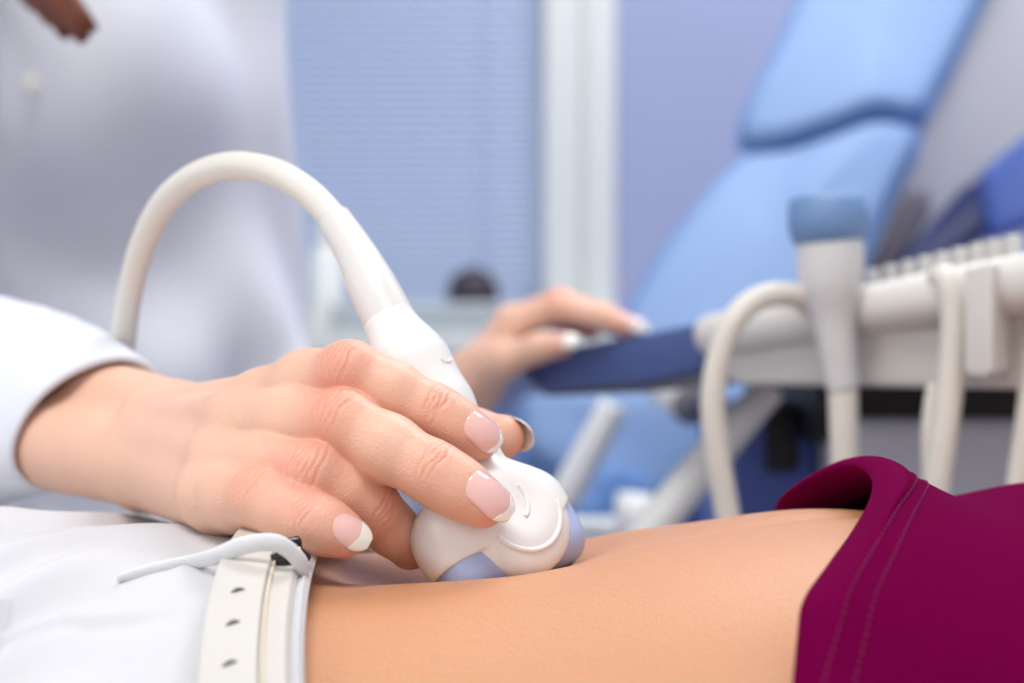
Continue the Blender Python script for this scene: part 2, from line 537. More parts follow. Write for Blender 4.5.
# ------------------------------------------------------------------ things on the sill
RM['dark'] = mat('dark_brown_plastic', (62, 52, 66), rough=0.5, noise=0.2)
RM['pale'] = mat('pale_green_plastic', (226, 236, 236), rough=0.5, noise=0.05)
RM['bottle'] = mat('white_bottle_plastic', (248, 250, 246), rough=0.4)
sy = WY - 0.10
def sill_tube(name, px, r, h_, material, lab, cat, prof):
    Yp = sy; x = (px - 512) / FPX * Yp
    t = thing(name, (x, Yp, ZS), lab, cat)
    return t, x, Yp
t, x, y = sill_tube('bottle', 327, 0.03, 0.2, None, 'white plastic bottle standing on the window sill left of the probe', 'bottle', None)
tube('bottle_body', [(x, y, ZS), (x, y, ZS + 0.006), (x, y, ZS + 0.12), (x, y, ZS + 0.138), (x, y, ZS + 0.148)], [0.027, 0.030, 0.030, 0.024, 0.014], RM['bottle'], t, seg=28, spline=False)
tube('cap', [(x, y, ZS + 0.148), (x, y, ZS + 0.178)], [0.018, 0.017], RM['bottle'], t, seg=20)
t, x, y = sill_tube('round_jar', 473, 0.04, 0.1, None, 'dark brown jar with a domed lid on the window sill', 'jar', None)
tube('jar_body', [(x, y, ZS), (x, y, ZS + 0.004), (x, y, ZS + 0.055)], [0.036, 0.041, 0.043], RM['dark'], t, seg=28, spline=False)
tube('lid', [(x, y, ZS + 0.055), (x, y, ZS + 0.075), (x, y, ZS + 0.092), (x, y, ZS + 0.104), (x, y, ZS + 0.109)], [0.044, 0.042, 0.035, 0.021, 0.004], RM['dark'], t, seg=28, spline=False)
t, x, y = sill_tube('tray', 425, 0.1, 0.05, None, 'pale green plastic tray on the sill in front of the dark jar', 'tray', None)
y -= 0.09
prism_pts('tray_body', [(x - 0.12, y - 0.045, ZS), (x + 0.12, y - 0.045, ZS), (x + 0.12, y + 0.045, ZS), (x - 0.12, y + 0.045, ZS)], [(x - 0.14, y - 0.055, ZS + 0.04), (x + 0.14, y - 0.055, ZS + 0.04), (x + 0.14, y + 0.055, ZS + 0.04), (x - 0.14, y + 0.055, ZS + 0.04)], RM['pale'], t, bev=0.006)
box('tray_rim', (x - 0.145, y - 0.058, ZS + 0.038), (x + 0.145, y + 0.054, ZS + 0.046), RM['pale'], t, bev=0.003)

# ------------------------------------------------------------------ the blue chair
RM['blue'] = mat('sky_blue_vinyl', (130, 160, 204), rough=0.6, noise=0.03, nscale=12)
RM['piping'] = mat('bright_blue_piping', (104, 146, 206), rough=0.5)
RM['shell'] = mat('grey_shell_plastic', (200, 200, 206), rough=0.5, noise=0.04)
RM['navy'] = mat('navy_plastic', (22, 38, 96), rough=0.4, noise=0.15)
RM['indigo'] = mat('indigo_vinyl', (84, 108, 182), rough=0.45, noise=0.05)
RM['armw'] = mat('white_arm_paint', (242, 243, 240), rough=0.35)
chair = thing('examination_chair', (0.35, 1.65, 0), 'reclining sky blue padded examination chair with grey shell behind the console', 'chair')
def cushion(name, pts, YF, dvec, material, parent, puff=0.03, n=7, edge=None):
    """padded slab: outline pts (px, py, Y), thickness vector dvec; the front bulges"""
    P = catmull([W(*p) for p in pts] + [W(*pts[0])], n)[:-1]
    c = P.mean(0); dv = np.asarray(dvec, float)
    rings = [(1.0, 1.0), (1.0, 0.25), (0.985, 0.12), (0.95, 0.03), (0.86, 0.0), (0.6, -0.03), (0.3, -0.05), (0.05, -0.05)]
    V = []; F = []
    for sc_, f in rings: V += [c + (p - c) * sc_ + dv * f for p in P]
    m = len(P)
    for r_ in range(len(rings) - 1):
        for k in range(m): F.append((r_ * m + k, r_ * m + (k + 1) % m, (r_ + 1) * m + (k + 1) % m, (r_ + 1) * m + k))
    F.append(tuple(range(m))); F.append(tuple((len(rings) - 1) * m + k for k in range(m)))
    o = obj(name, V, F, material, parent); fix_normals(o.data)
    if edge: tube('piping', [p + dv * 0.30 for p in P] + [P[0] + dv * 0.30], 0.006, edge, o, n=2, seg=10)
    return o
dv = np.array([0.020, 0.095, -0.02])
cushion('head_cushion', [(842, -120, 1.82), (808, -30, 1.76), (775, 45, 1.71), (746, 105, 1.67), (742, 138, 1.65), (775, 137, 1.64), (830, 120, 1.63), (875, 104, 1.63), (918, 108, 1.64), (940, 78, 1.67), (975, 8, 1.72), (1010, -80, 1.78), (1000, -150, 1.84), (900, -170, 1.85)], 1.7, dv, RM['blue'], chair, edge=RM['piping'])
cushion('back_cushion', [(744, 150, 1.65), (705, 190, 1.61), (660, 250, 1.56), (622, 318, 1.51), (600, 380, 1.47), (640, 420, 1.44), (740, 420, 1.45), (800, 380, 1.48), (838, 315, 1.52), (868, 240, 1.57), (898, 175, 1.61), (918, 128, 1.64), (880, 116, 1.64), (835, 130, 1.64), (790, 145, 1.645)], 1.6, dv, RM['blue'], chair, edge=RM['piping'])
S = [(985, -40, 1.80), (1030, -40, 1.86), (1060, 60, 1.86), (1050, 120, 1.82), (985, 172, 1.76), (930, 225, 1.72), (880, 285, 1.66), (850, 300, 1.62), (880, 230, 1.65), (922, 130, 1.70), (955, 60, 1.74)]
A = [W(*p) for p in S]
prism_pts('back_shell', A, [p + np.array([0.05, 0.10, -0.03]) for p in A], RM['shell'], chair, bev=0.012)
# hinge on the shell, padded armrest and a navy block standing in for shade
prism_pts('hinge', [W(*p) for p in ((905, 195, 1.69), (922, 190, 1.69), (924, 215, 1.69), (895, 262, 1.67), (868, 290, 1.65), (866, 268, 1.65))], [W(*p) + np.array([0, -0.03, 0]) for p in ((905, 195, 1.69), (922, 190, 1.69), (924, 215, 1.69), (895, 262, 1.67), (868, 290, 1.65), (866, 268, 1.65))], mat('brown_grey_hinge', (110, 104, 118), rough=0.5), chair, bev=0.006)
prism_pts('armrest', [W(*p) for p in ((978, 172, 1.55), (1080, 92, 1.5), (1085, 205, 1.48), (990, 240, 1.52))], [W(*p) + np.array([0.03, 0.12, 0]) for p in ((978, 172, 1.55), (1080, 92, 1.5), (1085, 205, 1.48), (990, 240, 1.52))], RM['indigo'], chair, bev=0.02)
prism_pts('armrest_shadow', [W(*p) for p in ((925, 232, 1.60), (960, 190, 1.60), (990, 172, 1.58), (998, 225, 1.57), (950, 262, 1.58), (880, 300, 1.58), (870, 290, 1.59))], [W(*p) + np.array([0.02, 0.06, 0]) for p in ((925, 232, 1.60), (960, 190, 1.60), (990, 172, 1.58), (998, 225, 1.57), (950, 262, 1.58), (880, 300, 1.58), (870, 290, 1.59))], RM['navy'], chair, bev=0.008)
# seat, leg rest, white arms, base
dn = np.array([0.0, 0.10, -0.05])
cushion('seat_cushion', [(520, 392, 1.36), (600, 388, 1.36), (700, 388, 1.38), (712, 430, 1.37), (690, 478, 1.35), (655, 510, 1.33), (600, 500, 1.32), (560, 470, 1.33), (525, 440, 1.34)], 1.35, dn, RM['blue'], chair, edge=RM['piping'])
cushion('leg_rest', [(570, 488, 1.27), (610, 462, 1.27), (650, 476, 1.27), (648, 508, 1.26), (630, 524, 1.26), (580, 526, 1.26), (562, 515, 1.26)], 1.3, dn * 0.6, RM['piping'], chair)
tube('support_arm', [W(614, 404, 1.18), W(590, 450, 1.18), W(560, 505, 1.18)], [0.012, 0.013, 0.014], RM['armw'], chair, seg=16)
tube('arm_joint', [W(668, 382, 1.16), W(690, 402, 1.13)], [0.020, 0.018], RM['armw'], chair, seg=20)
tube('joint_cap', [W(690, 402, 1.131), W(694, 406, 1.124)], [0.0165, 0.0165], mat('grey_joint_cap', (136, 134, 140), rough=0.5), chair, seg=20)
box('base_block', (W(570, 0, 1.22)[0], 1.23, 0.0), (W(632, 0, 1.22)[0], 1.3, W(0, 522, 1.22)[2]), RM['armw'], chair, bev=0.01)
tube('knuckle_joint', [W(616, 520, 1.19), W(650, 522, 1.19)], 0.024, RM['armw'], chair, seg=20)
box('base', (0.04, 1.34, 0.0), (0.66, 1.75, 0.12), RM['shell'], chair, bev=0.03)
box('column', (0.18, 1.36, 0.12), (0.52, 1.66, CZ - 0.16), RM['indigo'], chair, bev=0.03)

# ------------------------------------------------------------------ the ultrasound machine
RM['beige'] = mat('warm_grey_plastic', (220, 217, 211), rough=0.45, noise=0.03)
RM['slate'] = mat('slate_blue_rest', (70, 88, 142), rough=0.4, noise=0.06)
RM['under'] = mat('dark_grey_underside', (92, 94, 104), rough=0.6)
RM['black'] = mat('black_plastic', (20, 20, 26), rough=0.5)
RM['body'] = mat('light_grey_cabinet', (212, 215, 226), rough=0.5, noise=0.03)
RM['key'] = mat('grey_keys', (200, 198, 195), rough=0.5)
mach = thing('ultrasound_machine', (0.36, 1.0, 0), 'ultrasound machine with slate blue wrist rest and warm grey console', 'machine')
bk = np.array([0.30, 0.26, 0.02])               # from the front edge to the back of the console
SA = [W(518, 374, .955), W(520, 361, .955), W(540, 353, .950), W(706, 321, .862), W(706, 352, .860), W(704, 372, .862), W(640, 385, .895), W(540, 392, .948)]
prism_pts('wrist_rest', SA, [p + bk * 0.55 for p in SA], RM['slate'], mach, bev=0.006)
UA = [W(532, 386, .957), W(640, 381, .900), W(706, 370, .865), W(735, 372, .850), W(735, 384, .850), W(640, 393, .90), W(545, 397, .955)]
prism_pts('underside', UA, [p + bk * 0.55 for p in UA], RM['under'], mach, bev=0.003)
PA_ = [W(706, 345, .860), W(1060, 300, .685), W(1060, 391, .685), W(742, 385, .846), W(706, 372, .862)]
prism_pts('console_panel', PA_, [p + bk for p in PA_], RM['beige'], mach, bev=0.004)
tube('front_rail', [W(703, 336, .857), W(712, 335, .853), W(860, 311, .775), W(1070, 276, .672)], [0.0100, 0.0125, 0.0135, 0.0150], RM['beige'], mach, seg=28, spline=False)
DA = [W(705, 328, .866), W(1060, 252, .69), W(1060, 262, .69), W(705, 336, .866)]
prism_pts('console_deck', DA, [p + bk for p in DA], RM['beige'], mach, bev=0.003)
key0 = None
for k in range(9):                              # row of small keys along the deck
    s = k / 8
    p = W(876 + 140 * s, 280 - 33.5 * s, .795 - .07 * s)
    box('key', p - np.array([0.0034, 0.0, 0.006]), p + np.array([0.0034, 0.012, 0.0065]), RM['key'], mach, bev=0.0022)
prism_pts('rail_clip', [W(*p) for p in ((964, 268, .690), (992, 262, .677), (992, 372, .677), (984, 378, .681), (964, 374, .690))], [W(*p) + np.array([0.02, 0.03, 0]) for p in ((964, 268, .690), (992, 262, .677), (992, 372, .677), (984, 378, .681), (964, 374, .690))], RM['beige'], mach, bev=0.002)
tube('strut', [W(772, 386, .94), W(735, 428, .94), W(690, 482, .94), W(640, 545, .94)], [0.011, 0.012, 0.013, 0.013], RM['armw'], mach, seg=16)
box('shadow_band', (0.20, 0.93, CZ - 0.066), (0.62, 1.22, CZ - 0.018), RM['black'], mach)  # black block stands in for the shadow band under the console
box('cabinet', (0.215, 0.90, 0.10), (0.66, 1.25, CZ - 0.050), RM['body'], mach, bev=0.012)
box('cabinet_side', (0.150, 0.99, 0.10), (0.213, 1.15, CZ - 0.045), RM['indigo'], mach, bev=0.01)
box('cabinet_vent', (0.176, 0.980, CZ - 0.090), (0.198, 0.992, CZ - 0.046), RM['black'], mach, bev=0.003)
box('machine_base', (0.13, 0.88, 0.05), (0.68, 1.28, 0.12), RM['navy'], mach, bev=0.02)
for xx in (0.18, 0.62):
    for yy in (0.93, 1.23):
        tube('castor', [(xx - 0.015, yy, 0.032), (xx + 0.015, yy, 0.032)], 0.032, RM['black'], mach, seg=20)
# probe resting head-up in the holder
RM['lens2'] = mat('blue_grey_lens', (112, 146, 192), rough=0.45, noise=0.06)
RM['hold'] = mat('white_holder_probe', (216, 216, 216), rough=0.4)
def ctr(px, py): return W(px, py, .762)
pr2 = thing('ultrasound_probe', ctr(846, 470), 'spare white probe with a blue-grey head standing upright in the console holder', 'probe')
tube('probe_handle', [ctr(829, 236), ctr(830, 250), ctr(831, 285), ctr(834, 320), ctr(839, 360), ctr(843, 390)], [0.0174, 0.0179, 0.0164, 0.0116, 0.0094, 0.0084], RM['hold'], pr2, seg=28)
tube('probe_head', [ctr(827, 197), ctr(827, 200), ctr(828, 222), ctr(829, 240), ctr(829.5, 246)], [0.0185, 0.0205, 0.0215, 0.0195, 0.016], RM['lens2'], pr2, seg=28, spline=False)
tube('cable', [ctr(843, 385), ctr(844, 430), ctr(845, 480), ctr(846, 560), ctr(850, 680)], [0.0080, 0.0078, 0.0076, 0.0074, 0.0074], M['cable'], pr2, seg=18)
def cable(name, pts, r, lab):
    V = [W(*p) for p in pts]
    return tube(name, V, r, M['cable'], None, n=10, seg=18, label=lab, cat='cable')
cable('probe_cable', [(815, 312, .772), (803, 299, .766), (782, 294, .760), (755, 300, .755), (733, 322, .75), (719, 358, .75), (713, 400, .75), (716, 445, .75), (725, 500, .75), (735, 560, .75), (745, 660, .76)], 0.0066, 'thick cable arching over the left end of the console rail')
cable('probe_cable', [(935, 288, .735), (941, 277, .722), (949, 282, .712), (954, 315, .71), (953, 355, .71), (949, 400, .71), (943, 445, .71), (936, 500, .71), (930, 600, .71)], 0.0066, 'thick cable hanging over the console rail beside the clip')
cable('probe_cable', [(935, 385, .735), (931, 410, .732), (929, 440, .73), (930, 480, .73), (934, 560, .73)], 0.0040, 'thin cable hanging behind the cable beside the clip')
cable('probe_cable', [(1034, 330, .70), (1030, 400, .70), (1022, 460, .70), (1016, 510, .70), (1010, 600, .70)], 0.0060, 'cable at the right edge hanging under the console')
def hand_field(sp, h, pad=0.012):
    """sp: dict with palm capsules, fingers (points, radii); returns the blended field"""
    pts = []
    for a, b, ra, rb in sp['palm']: pts += [a, b]
    for f in sp['fingers']: pts += list(f['P'])
    pts = np.array(pts)
    lo = pts.min(0) - 0.03 - pad; hi = pts.max(0) + 0.03 + pad
    if 'clip' in sp:
        lo = np.maximum(lo, sp['clip'][0]); hi = np.minimum(hi, sp['clip'][1])
    palm = Field(lo, hi, h)
    for a, b, ra, rb in sp['palm']:
        palm.cap(a, b, ra, rb, sp.get('kp', 0.010))
    fing = palm.like()
    for f in sp['fingers']:
        one = palm.like()
        one.chain(f['P'], f['R'], 0.004)
        for (c, r) in f.get('bumps', []):
            one.ell(c, (r, r, r), 0.006)
        fing.d = smin(fing.d, one.d, f.get('kf', 0.0010))
    palm.d = smin(palm.d, fing.d, sp.get('kw', 0.007))
    for (a, b, r, kk) in sp.get('tendon', []):
        palm.cap(a, b, r, r, kk)
    return palm

def crease_shade_blush(V, F, joints, amp=1.0):
    """knuckle creases pressed into the surface and the colour layer: reddish blush plus shade painted along the creases"""
    N = vnormals(V, F)
    D = np.zeros(len(V)); B = np.zeros(len(V))
    rng = np.random.RandomState(3)
    for (c, t, n, r, lines, blush) in joints:
        q = V - c
        x = q @ t; nn = q @ n
        lat = q @ np.cross(t, n)
        near = (np.linalg.norm(q, axis=1) < r * 2.2)
        mask = near * np.clip(nn / r * 1.6, 0, 1)
        for (off, w, a) in lines:
            ph = rng.uniform(0, 6)
            wob = 0.0003 * np.sin(lat * 700 + ph) + 0.05 * off * np.cos(lat * 200)
            arc = -np.sign(off + 1e-9) * lat ** 2 * 18
            B += 0.16 * mask * np.exp(-((x - off - wob - arc) / w) ** 2) * np.exp(-(lat / (r * 0.8)) ** 2)  # crease lines darkened in colour, standing in for their shade
            D -= amp * a * mask * np.exp(-((x - off - wob - arc) / w) ** 2) * np.exp(-(lat / (r * 0.8)) ** 2)
        B += blush * np.exp(-(np.linalg.norm(q - n * r * 0.7, axis=1) / (r * 1.25)) ** 2)
    return V + N * D[:, None], np.clip(B, 0, 1)

def nail(parent, c, d, n, r, width, l0, length, lift, white_from, radius=None, bend=0.10, rd=None, seg=0.02):
    """finger nail: c tip centre, d finger direction, n dorsal direction; pink plate and white free edge"""
    d = unit(d); n = np.asarray(n, float); n = unit(n - d * n.dot(d)); s = np.cross(d, n)
    Rn = radius or r * 0.95
    nu, nv = 15, 22
    def pt(u, v, th):
        # outline: rounded base, oval tip
        wv = width * 0.5 * (1 - 0.16 * (1 - v) ** 2)
        if v > 0.62: wv *= math.sqrt(max(0.0, 1 - ((v - 0.62) / 0.40) ** 2))
        if v < 0.30: wv *= math.sqrt(max(0.0, 1 - ((0.30 - v) / 0.33) ** 2))
        x = u * wv
        y = l0 + v * length
        ht = r + lift - Rn + math.sqrt(max(1e-9, Rn * Rn - x * x)) - bend * 14 * (max(0, v - 0.3)) ** 2 * length * 0.5 - (0.0007 * (1 - v / 0.15) if v < 0.15 else 0) + ((rd - r) * min(1.0, max(0.0, -y / seg)) if rd else 0)
        return c + d * y + s * x + n * (ht + th)
    def shell(f0, f1, t, e):
        V = []; F = []
        for lay in (e, -t):
            for i in range(nv):
                for j in range(nu):
                    u = -1 + 2 * j / (nu - 1)
                    v0, v1 = f0(u), f1(u)
                    V.append(pt(u, v0 + (v1 - v0) * i / (nv - 1), lay))
        o = nu * nv
        for i in range(nv - 1):
            for j in range(nu - 1):
                a = i * nu + j
                F.append((a, a + 1, a + nu + 1, a + nu)); F.append((o + a, o + a + nu, o + a + nu + 1, o + a + 1))
        for i in range(nv - 1):
            for j in (0, nu - 1):
                a = i * nu + j; F.append((a, a + nu, o + a + nu, o + a))
        for j in range(nu - 1):
            for i in (0, nv - 1):
                a = i * nu + j; F.append((a, a + 1, o + a + 1, o + a))
        return V, F
    smile = lambda u: white_from - 0.12 * u * u
    V, F = shell(lambda u: 0.0, lambda u: smile(u) + 0.02, 0.0006, 0.0)
    p = obj('fingernail', V, F, M['nail'], parent, label='glossy pink fingernail with white tip')
    fix_normals(p.data)
    V, F = shell(smile, lambda u: 1.0, 0.0007, 0.00010)
    w = obj('nail_tip', V, F, M['nail_white'], p, label='white free edge of the nail')
    fix_normals(w.data)
    return p

# ------------------------------------------------------------------ the doctor
doctor = thing('person', (-0.36, 0.98, 0.0), 'person in a white medical coat pressing an ultrasound probe on the bare belly', 'person')

# right hand: joints in space
wrist = W(160, 442, 0.535)
fore = W(40, 414, 0.600)
elbow = W(-190, 370, 0.76)
J = {
    'i': [W(270, 402, .486), W(350, 373, .4525), W(434, 413, .4490), W(477, 438, .4480)],
    'm': [W(240, 424, .472), W(343, 424, .440), W(434, 473, .4285), W(482, 502, .4260)],
    'r': [W(224, 464, .463), W(312, 475, .433), W(372, 508, .440), W(410, 548, .453)],
    'p': [W(212, 492, .457), W(262, 499, .432), W(312, 521, .4205), W(344, 535, .4190)],
    't': [W(235, 425, .520), W(345, 428, .515), W(440, 430, .500), W(502, 437, .490)],
}
mm = 0.001
RAD = {'i': (11.8, 9.6, 8.6, 7.3), 'm': (11.8, 9.9, 9.1, 7.9), 'r': (11.5, 9.5, 8.5, 7.0), 'p': (10.8, 9.0, 8.0, 6.7), 't': (12, 10.5, 9.2, 7.6)}
DORS = {'i': (0.25, -0.85, 0.45), 'm': (0.25, -0.82, 0.5), 'r': (0.3, -0.9, 0.3), 'p': (0.10, -0.86, 0.5), 't': (0.70, 0.62, 0.35)}
bdir = unit(J['p'][0] - J['i'][0])
sp = {'palm': [], 'fingers': [], 'kp': 0.007, 'kw': 0.0045}
wr = wrist - bdir * 0.010; wu = wrist + bdir * 0.012
fr = fore - bdir * 0.012; fu = fore + bdir * 0.013
eb = elbow
sp['palm'] += [(wr, fr, 0.0165, 0.0205), (wu, fu, 0.016, 0.0205), (fr, eb, 0.0205, 0.027), (fu, eb, 0.0205, 0.027)]
back = unit(np.cross(bdir, unit(J['m'][0] - wrist)))
if back[1] > 0: back = -back
for f, s_, ra in (('i', -0.8, 13.5), ('m', -0.3, 14), ('r', 0.4, 14), ('p', 1.0, 13.5)):
    w0 = wrist + bdir * 0.012 * s_
    sp['palm'].append((w0, J[f][0] - back * 0.0015, ra * mm, 11.0 * mm if f != 'p' else 10.2 * mm))
    sp['palm'].append((J[f][0] - back * 0.006, w0 - back * 0.004, 10.5 * mm, 13 * mm))
for fa, fb, ta, tb in (('i', 'm', .50, .40), ('m', 'r', .42, .45), ('r', 'p', .36, .42)):
    sp['palm'].append((J[fa][0] + (J[fa][1] - J[fa][0]) * ta - back * 0.0075, J[fb][0] + (J[fb][1] - J[fb][0]) * tb - back * 0.0075, 7.5 * mm, 7.5 * mm))
sp['palm'].append((wrist - bdir * 0.012 - back * 0.008, J['t'][1], 0.015, 0.0115))
sp['palm'].append((J['t'][0], J['i'][0] - back * 0.006, 0.012, 0.010))
joints = []
for f in 'imrpt':
    P = J[f]; R = [r * mm for r in RAD[f]]
    PP = []; RR = []
    for i in range(3):
        PP.append(P[i]); RR.append(R[i])
        PP.append(P[i] * 0.5 + P[i + 1] * 0.5); RR.append((R[i] + R[i + 1]) * 0.5 * ((1.15 if f == 'i' else 1.07, 1.045, 1.02)[i]))
    PP.append(P[3]); RR.append(R[3])
    bumps = []
    n = unit(DORS[f])
    if f != 't':
        t1 = unit(P[2] - P[0]); n1 = unit(n - t1 * n.dot(t1))
        bumps.append((P[1] + n1 * R[1] * 0.25, R[1] * 0.62))
    sp['fingers'].append({'P': PP, 'R': RR, 'bumps': bumps})
    if f in 'imrp':
        tt = unit(unit(P[2] - P[1]) + unit(P[1] - P[0])); n1 = unit(n - tt * n.dot(tt))
        big = [(o * mm, 0.00045, 0.00045) for o in (-5.0, -3.2, -1.4, 0.5, 2.4, 4.4)]
        joints.append((P[1], tt, n1, R[1], big, 0.40 if f in 'im' else 0.32))
        tt = unit(P[3] - P[1]); n1 = unit(n - tt * n.dot(tt))
        sm_ = [(o * mm, 0.00045, 0.00042) for o in (-2.6, -1.0, 0.8, 2.4)]
        joints.append((P[2], tt, n1, R[2], sm_, 0.28))
        joints.append((P[3] + tt * 0.004 - n1 * 0.003, tt, n1, R[3], [], 0.42))
    else:
        joints.append((P[3], unit(P[3] - P[2]), n, R[3], [], 0.6))
# soft tendons on the back of the hand
sp['tendon'] = [(wrist + back * 0.0125 - bdir * 0.003, J['m'][0] + back * 0.0075, 0.0030, 0.008),
                (wrist + back * 0.0125 - bdir * 0.007, J['i'][0] + back * 0.0075, 0.0026, 0.008),
                (wrist + back * 0.0115 + bdir * 0.004, J['r'][0] + back * 0.0075, 0.0026, 0.008)]
sp['clip'] = (np.array([-0.27, 0.38, CZ - 0.13]), np.array([0.05, 0.69, CZ + 0.06]))
hf = hand_field(sp, 0.0006)
# the nail beds are flattened
V, F = hf.mesh(2)
V, blush = crease_shade_blush(V, F, joints)
hand_V, hand_F, hand_B = V, F, blush

# left hand on the console and the rest of the body under the clothes
LJ = {
    'i': [W(516, 326, .93), W(558, 307, .915), W(600, 317, .905), W(628, 326, .90)],
    'm': [W(512, 322, .952), W(560, 302, .94), W(606, 316, .93), W(634, 327, .925)],
    'r': [W(508, 326, .972), W(552, 305, .962), W(594, 318, .955), W(620, 329, .95)],
    'p': [W(504, 334, .990), W(540, 317, .985), W(572, 325, .98), W(592, 332, .978)],
    't': [W(486, 362, .930), W(506, 360, .912), W(538, 348, .900), W(562, 345, .893)],
}
LR = {'i': (10, 9, 7.6, 6.3), 'm': (10, 9, 7.8, 6.5), 'r': (10, 8.6, 7.4, 6.2), 'p': (9, 7.8, 6.6, 5.6), 't': (12, 10.5, 9.2, 7.5)}
lwr = W(474, 380, .955); lfo = W(425, 425, 1.0); lel = np.array([-0.20, 1.10, CZ - 0.10])
lsp = {'palm': [], 'fingers': [], 'kp': 0.012, 'kw': 0.006}
lb = unit(LJ['p'][0] - LJ['i'][0])
for f, s_ in (('i', -0.9), ('m', -0.3), ('r', 0.3), ('p', 0.9)):
    lsp['palm'].append((lwr + lb * 0.012 * s_, LJ[f][0], 0.014, 0.0115))
    lsp['fingers'].append({'P': LJ[f], 'R': [r * mm for r in LR[f]]})
lsp['palm'] += [(lwr - lb * .012, LJ['t'][1], 0.014, 0.011), (lwr - lb * .010, lfo, 0.017, 0.022), (lwr + lb * .010, lfo, 0.017, 0.022), (lfo, lel, 0.022, 0.026)]
lsp['fingers'].append({'P': LJ['t'], 'R': [r * mm for r in LR['t']]})
lf = hand_field(lsp, 0.0016)
LV, LF = lf.mesh(2)
ljoints = [(LJ[f][3], np.array([1., 0, 0]), np.array([0, -1., 0]), 0.007, [], 0.5) for f in 'imrpt'] + \
          [(LJ[f][1], np.array([1., 0, 0]), np.array([0, 0, 1.]), 0.009, [], 0.4) for f in 'imrp']
_, LB = crease_shade_blush(LV, LF, ljoints, 0.0)

# torso, neck, head, upper arms, legs
shR = np.array([-0.52, 0.90, CZ + 0.30]); shL = np.array([-0.258, 1.085, CZ + 0.30])
chest = np.array([-0.385, 0.985, CZ + 0.16]); hips = np.array([-0.37, 1.06, CZ - 0.32])
fwd = unit(np.array([0.57, -0.82, 0]))
body = Field((-0.75, 0.35, 0.02), (0.15, 1.5, CZ + 0.70), 0.008)
across = unit(shL - shR)
for s_ in (-1, 1):
    body.cap(chest + across * 0.07 * s_, hips + across * 0.06 * s_, 0.070, 0.085, 0.04)
body.cap(shR, shL, 0.05, 0.05, 0.05)
neck0 = (shR + shL) / 2 + np.array([0, 0, 0.03]); head = neck0 + np.array([0.035, -0.03, 0.19])
body.cap(neck0, head - np.array([0, 0, 0.06]), 0.055, 0.05, 0.04)
hx = unit(np.array([0.75, -0.66, -0.15])); hs = np.cross((0, 0, 1), hx); hs = unit(hs); hz = np.cross(hx, hs)
HM = np.stack([hx, hs, hz])
body.ell(head + hz * 0.02, (0.092, 0.074, 0.098), 0.03, HM)
body.ell(head + hx * 0.025 - hz * 0.05, (0.062, 0.056, 0.062), 0.03, HM)
body.ell(head + hx * 0.090 - hz * 0.015, (0.020, 0.012, 0.024), 0.012, HM)       # nose
body.ell(head + hx * 0.083 - hz * 0.052, (0.012, 0.022, 0.008), 0.008, HM)       # lips
for s_ in (-1, 1):
    body.ell(head + hx * 0.083 + hs * 0.032 * s_ + hz * 0.012, (0.014, 0.018, 0.010), 0.006, HM, sub=True)
    body.ell(head + hx * 0.072 + hs * 0.031 * s_ + hz * 0.012, (0.013, 0.014, 0.012), 0.004, HM)
    body.ell(head + hs * 0.074 * s_ - hz * 0.002, (0.018, 0.010, 0.030), 0.006, HM)
body.cap(shR, eb + (shR - eb) * 0.12, 0.042, 0.030, 0.02); body.cap(eb + (shR - eb) * 0.12, fr * 0.3 + eb * 0.7, 0.030, 0.028, 0.02)
body.cap(shL, lel, 0.042, 0.028, 0.02); body.cap(lel, lfo * 0.6 + lel * 0.4, 0.028, 0.023, 0.02)
for s_ in (-1, 1):
    hp = hips + across * 0.08 * s_
    kn = hp + fwd * 0.30 + across * 0.05 * s_ + np.array([0.10, 0.12, 0.0])
    ft = kn + np.array([0.0, 0.02, -kn[2] + 0.07])
    body.cap(hp, kn, 0.085, 0.055, 0.03); body.cap(kn, ft, 0.05, 0.033, 0.03); body.cap(ft - np.array([0, 0, .03]), ft + fwd * 0.14 - np.array([0, 0, .035]), 0.033, 0.028, 0.02)
BV, BF = body.mesh(1)
allV = np.concatenate([hand_V, LV, BV]); allF = np.concatenate([hand_F, LF + len(hand_V), BF + len(hand_V) + len(LV)])
o = obj('body', allV, allF, M['skin'], doctor, label='bare hands and forearms with manicured nails')
at = o.data.attributes.new('blush', 'FLOAT', 'POINT')
at.data.foreach_set('value', np.concatenate([hand_B, LB, np.zeros(len(BV))]).astype(np.float32))

# fingernails
for f, wd_, l0, ln, wf in (('i', 10.8, -7.0, 14.8, 0.93), ('m', 11.6, -8.0, 18.0, 0.90), ('p', 10.0, -7.0, 15.6, 0.80)):
    P = J[f]; r = RAD[f][3] * mm
    nail(doctor, P[3], P[3] - P[2], DORS[f], r, wd_ * mm, l0 * mm, ln * mm, 0.0012, wf, radius=r * 0.92, bend=0.10, rd=RAD[f][2] * mm, seg=np.linalg.norm(P[3] - P[2]))
P = J['t']; nail(doctor, P[3], P[3] - P[2], DORS['t'], RAD['t'][3] * mm, 13 * mm, -7 * mm, 18 * mm, 0.0008, 0.72)
nail(doctor, LJ['i'][3], LJ['i'][3] - LJ['i'][2], (0.1, -0.75, 0.6), 6.3 * mm, 11 * mm, -4 * mm, 15 * mm, 0.0006, 0.6)
nail(doctor, LJ['t'][3], LJ['t'][3] - LJ['t'][2], (0.0, -0.80, 0.6), 7.5 * mm, 13 * mm, -4 * mm, 16 * mm, 0.0006, 0.6)
nail(doctor, LJ['m'][3], LJ['m'][3] - LJ['m'][2], (0.1, -0.5, 0.8), 6.5 * mm, 11 * mm, -4 * mm, 15 * mm, 0.0006, 0.6)
for f in 'rp':
    nail(doctor, LJ[f][3], LJ[f][3] - LJ[f][2], (0.1, -0.3, 0.9), LR[f][3] * mm, 10 * mm, -4 * mm, 14 * mm, 0.0006, 0.6)

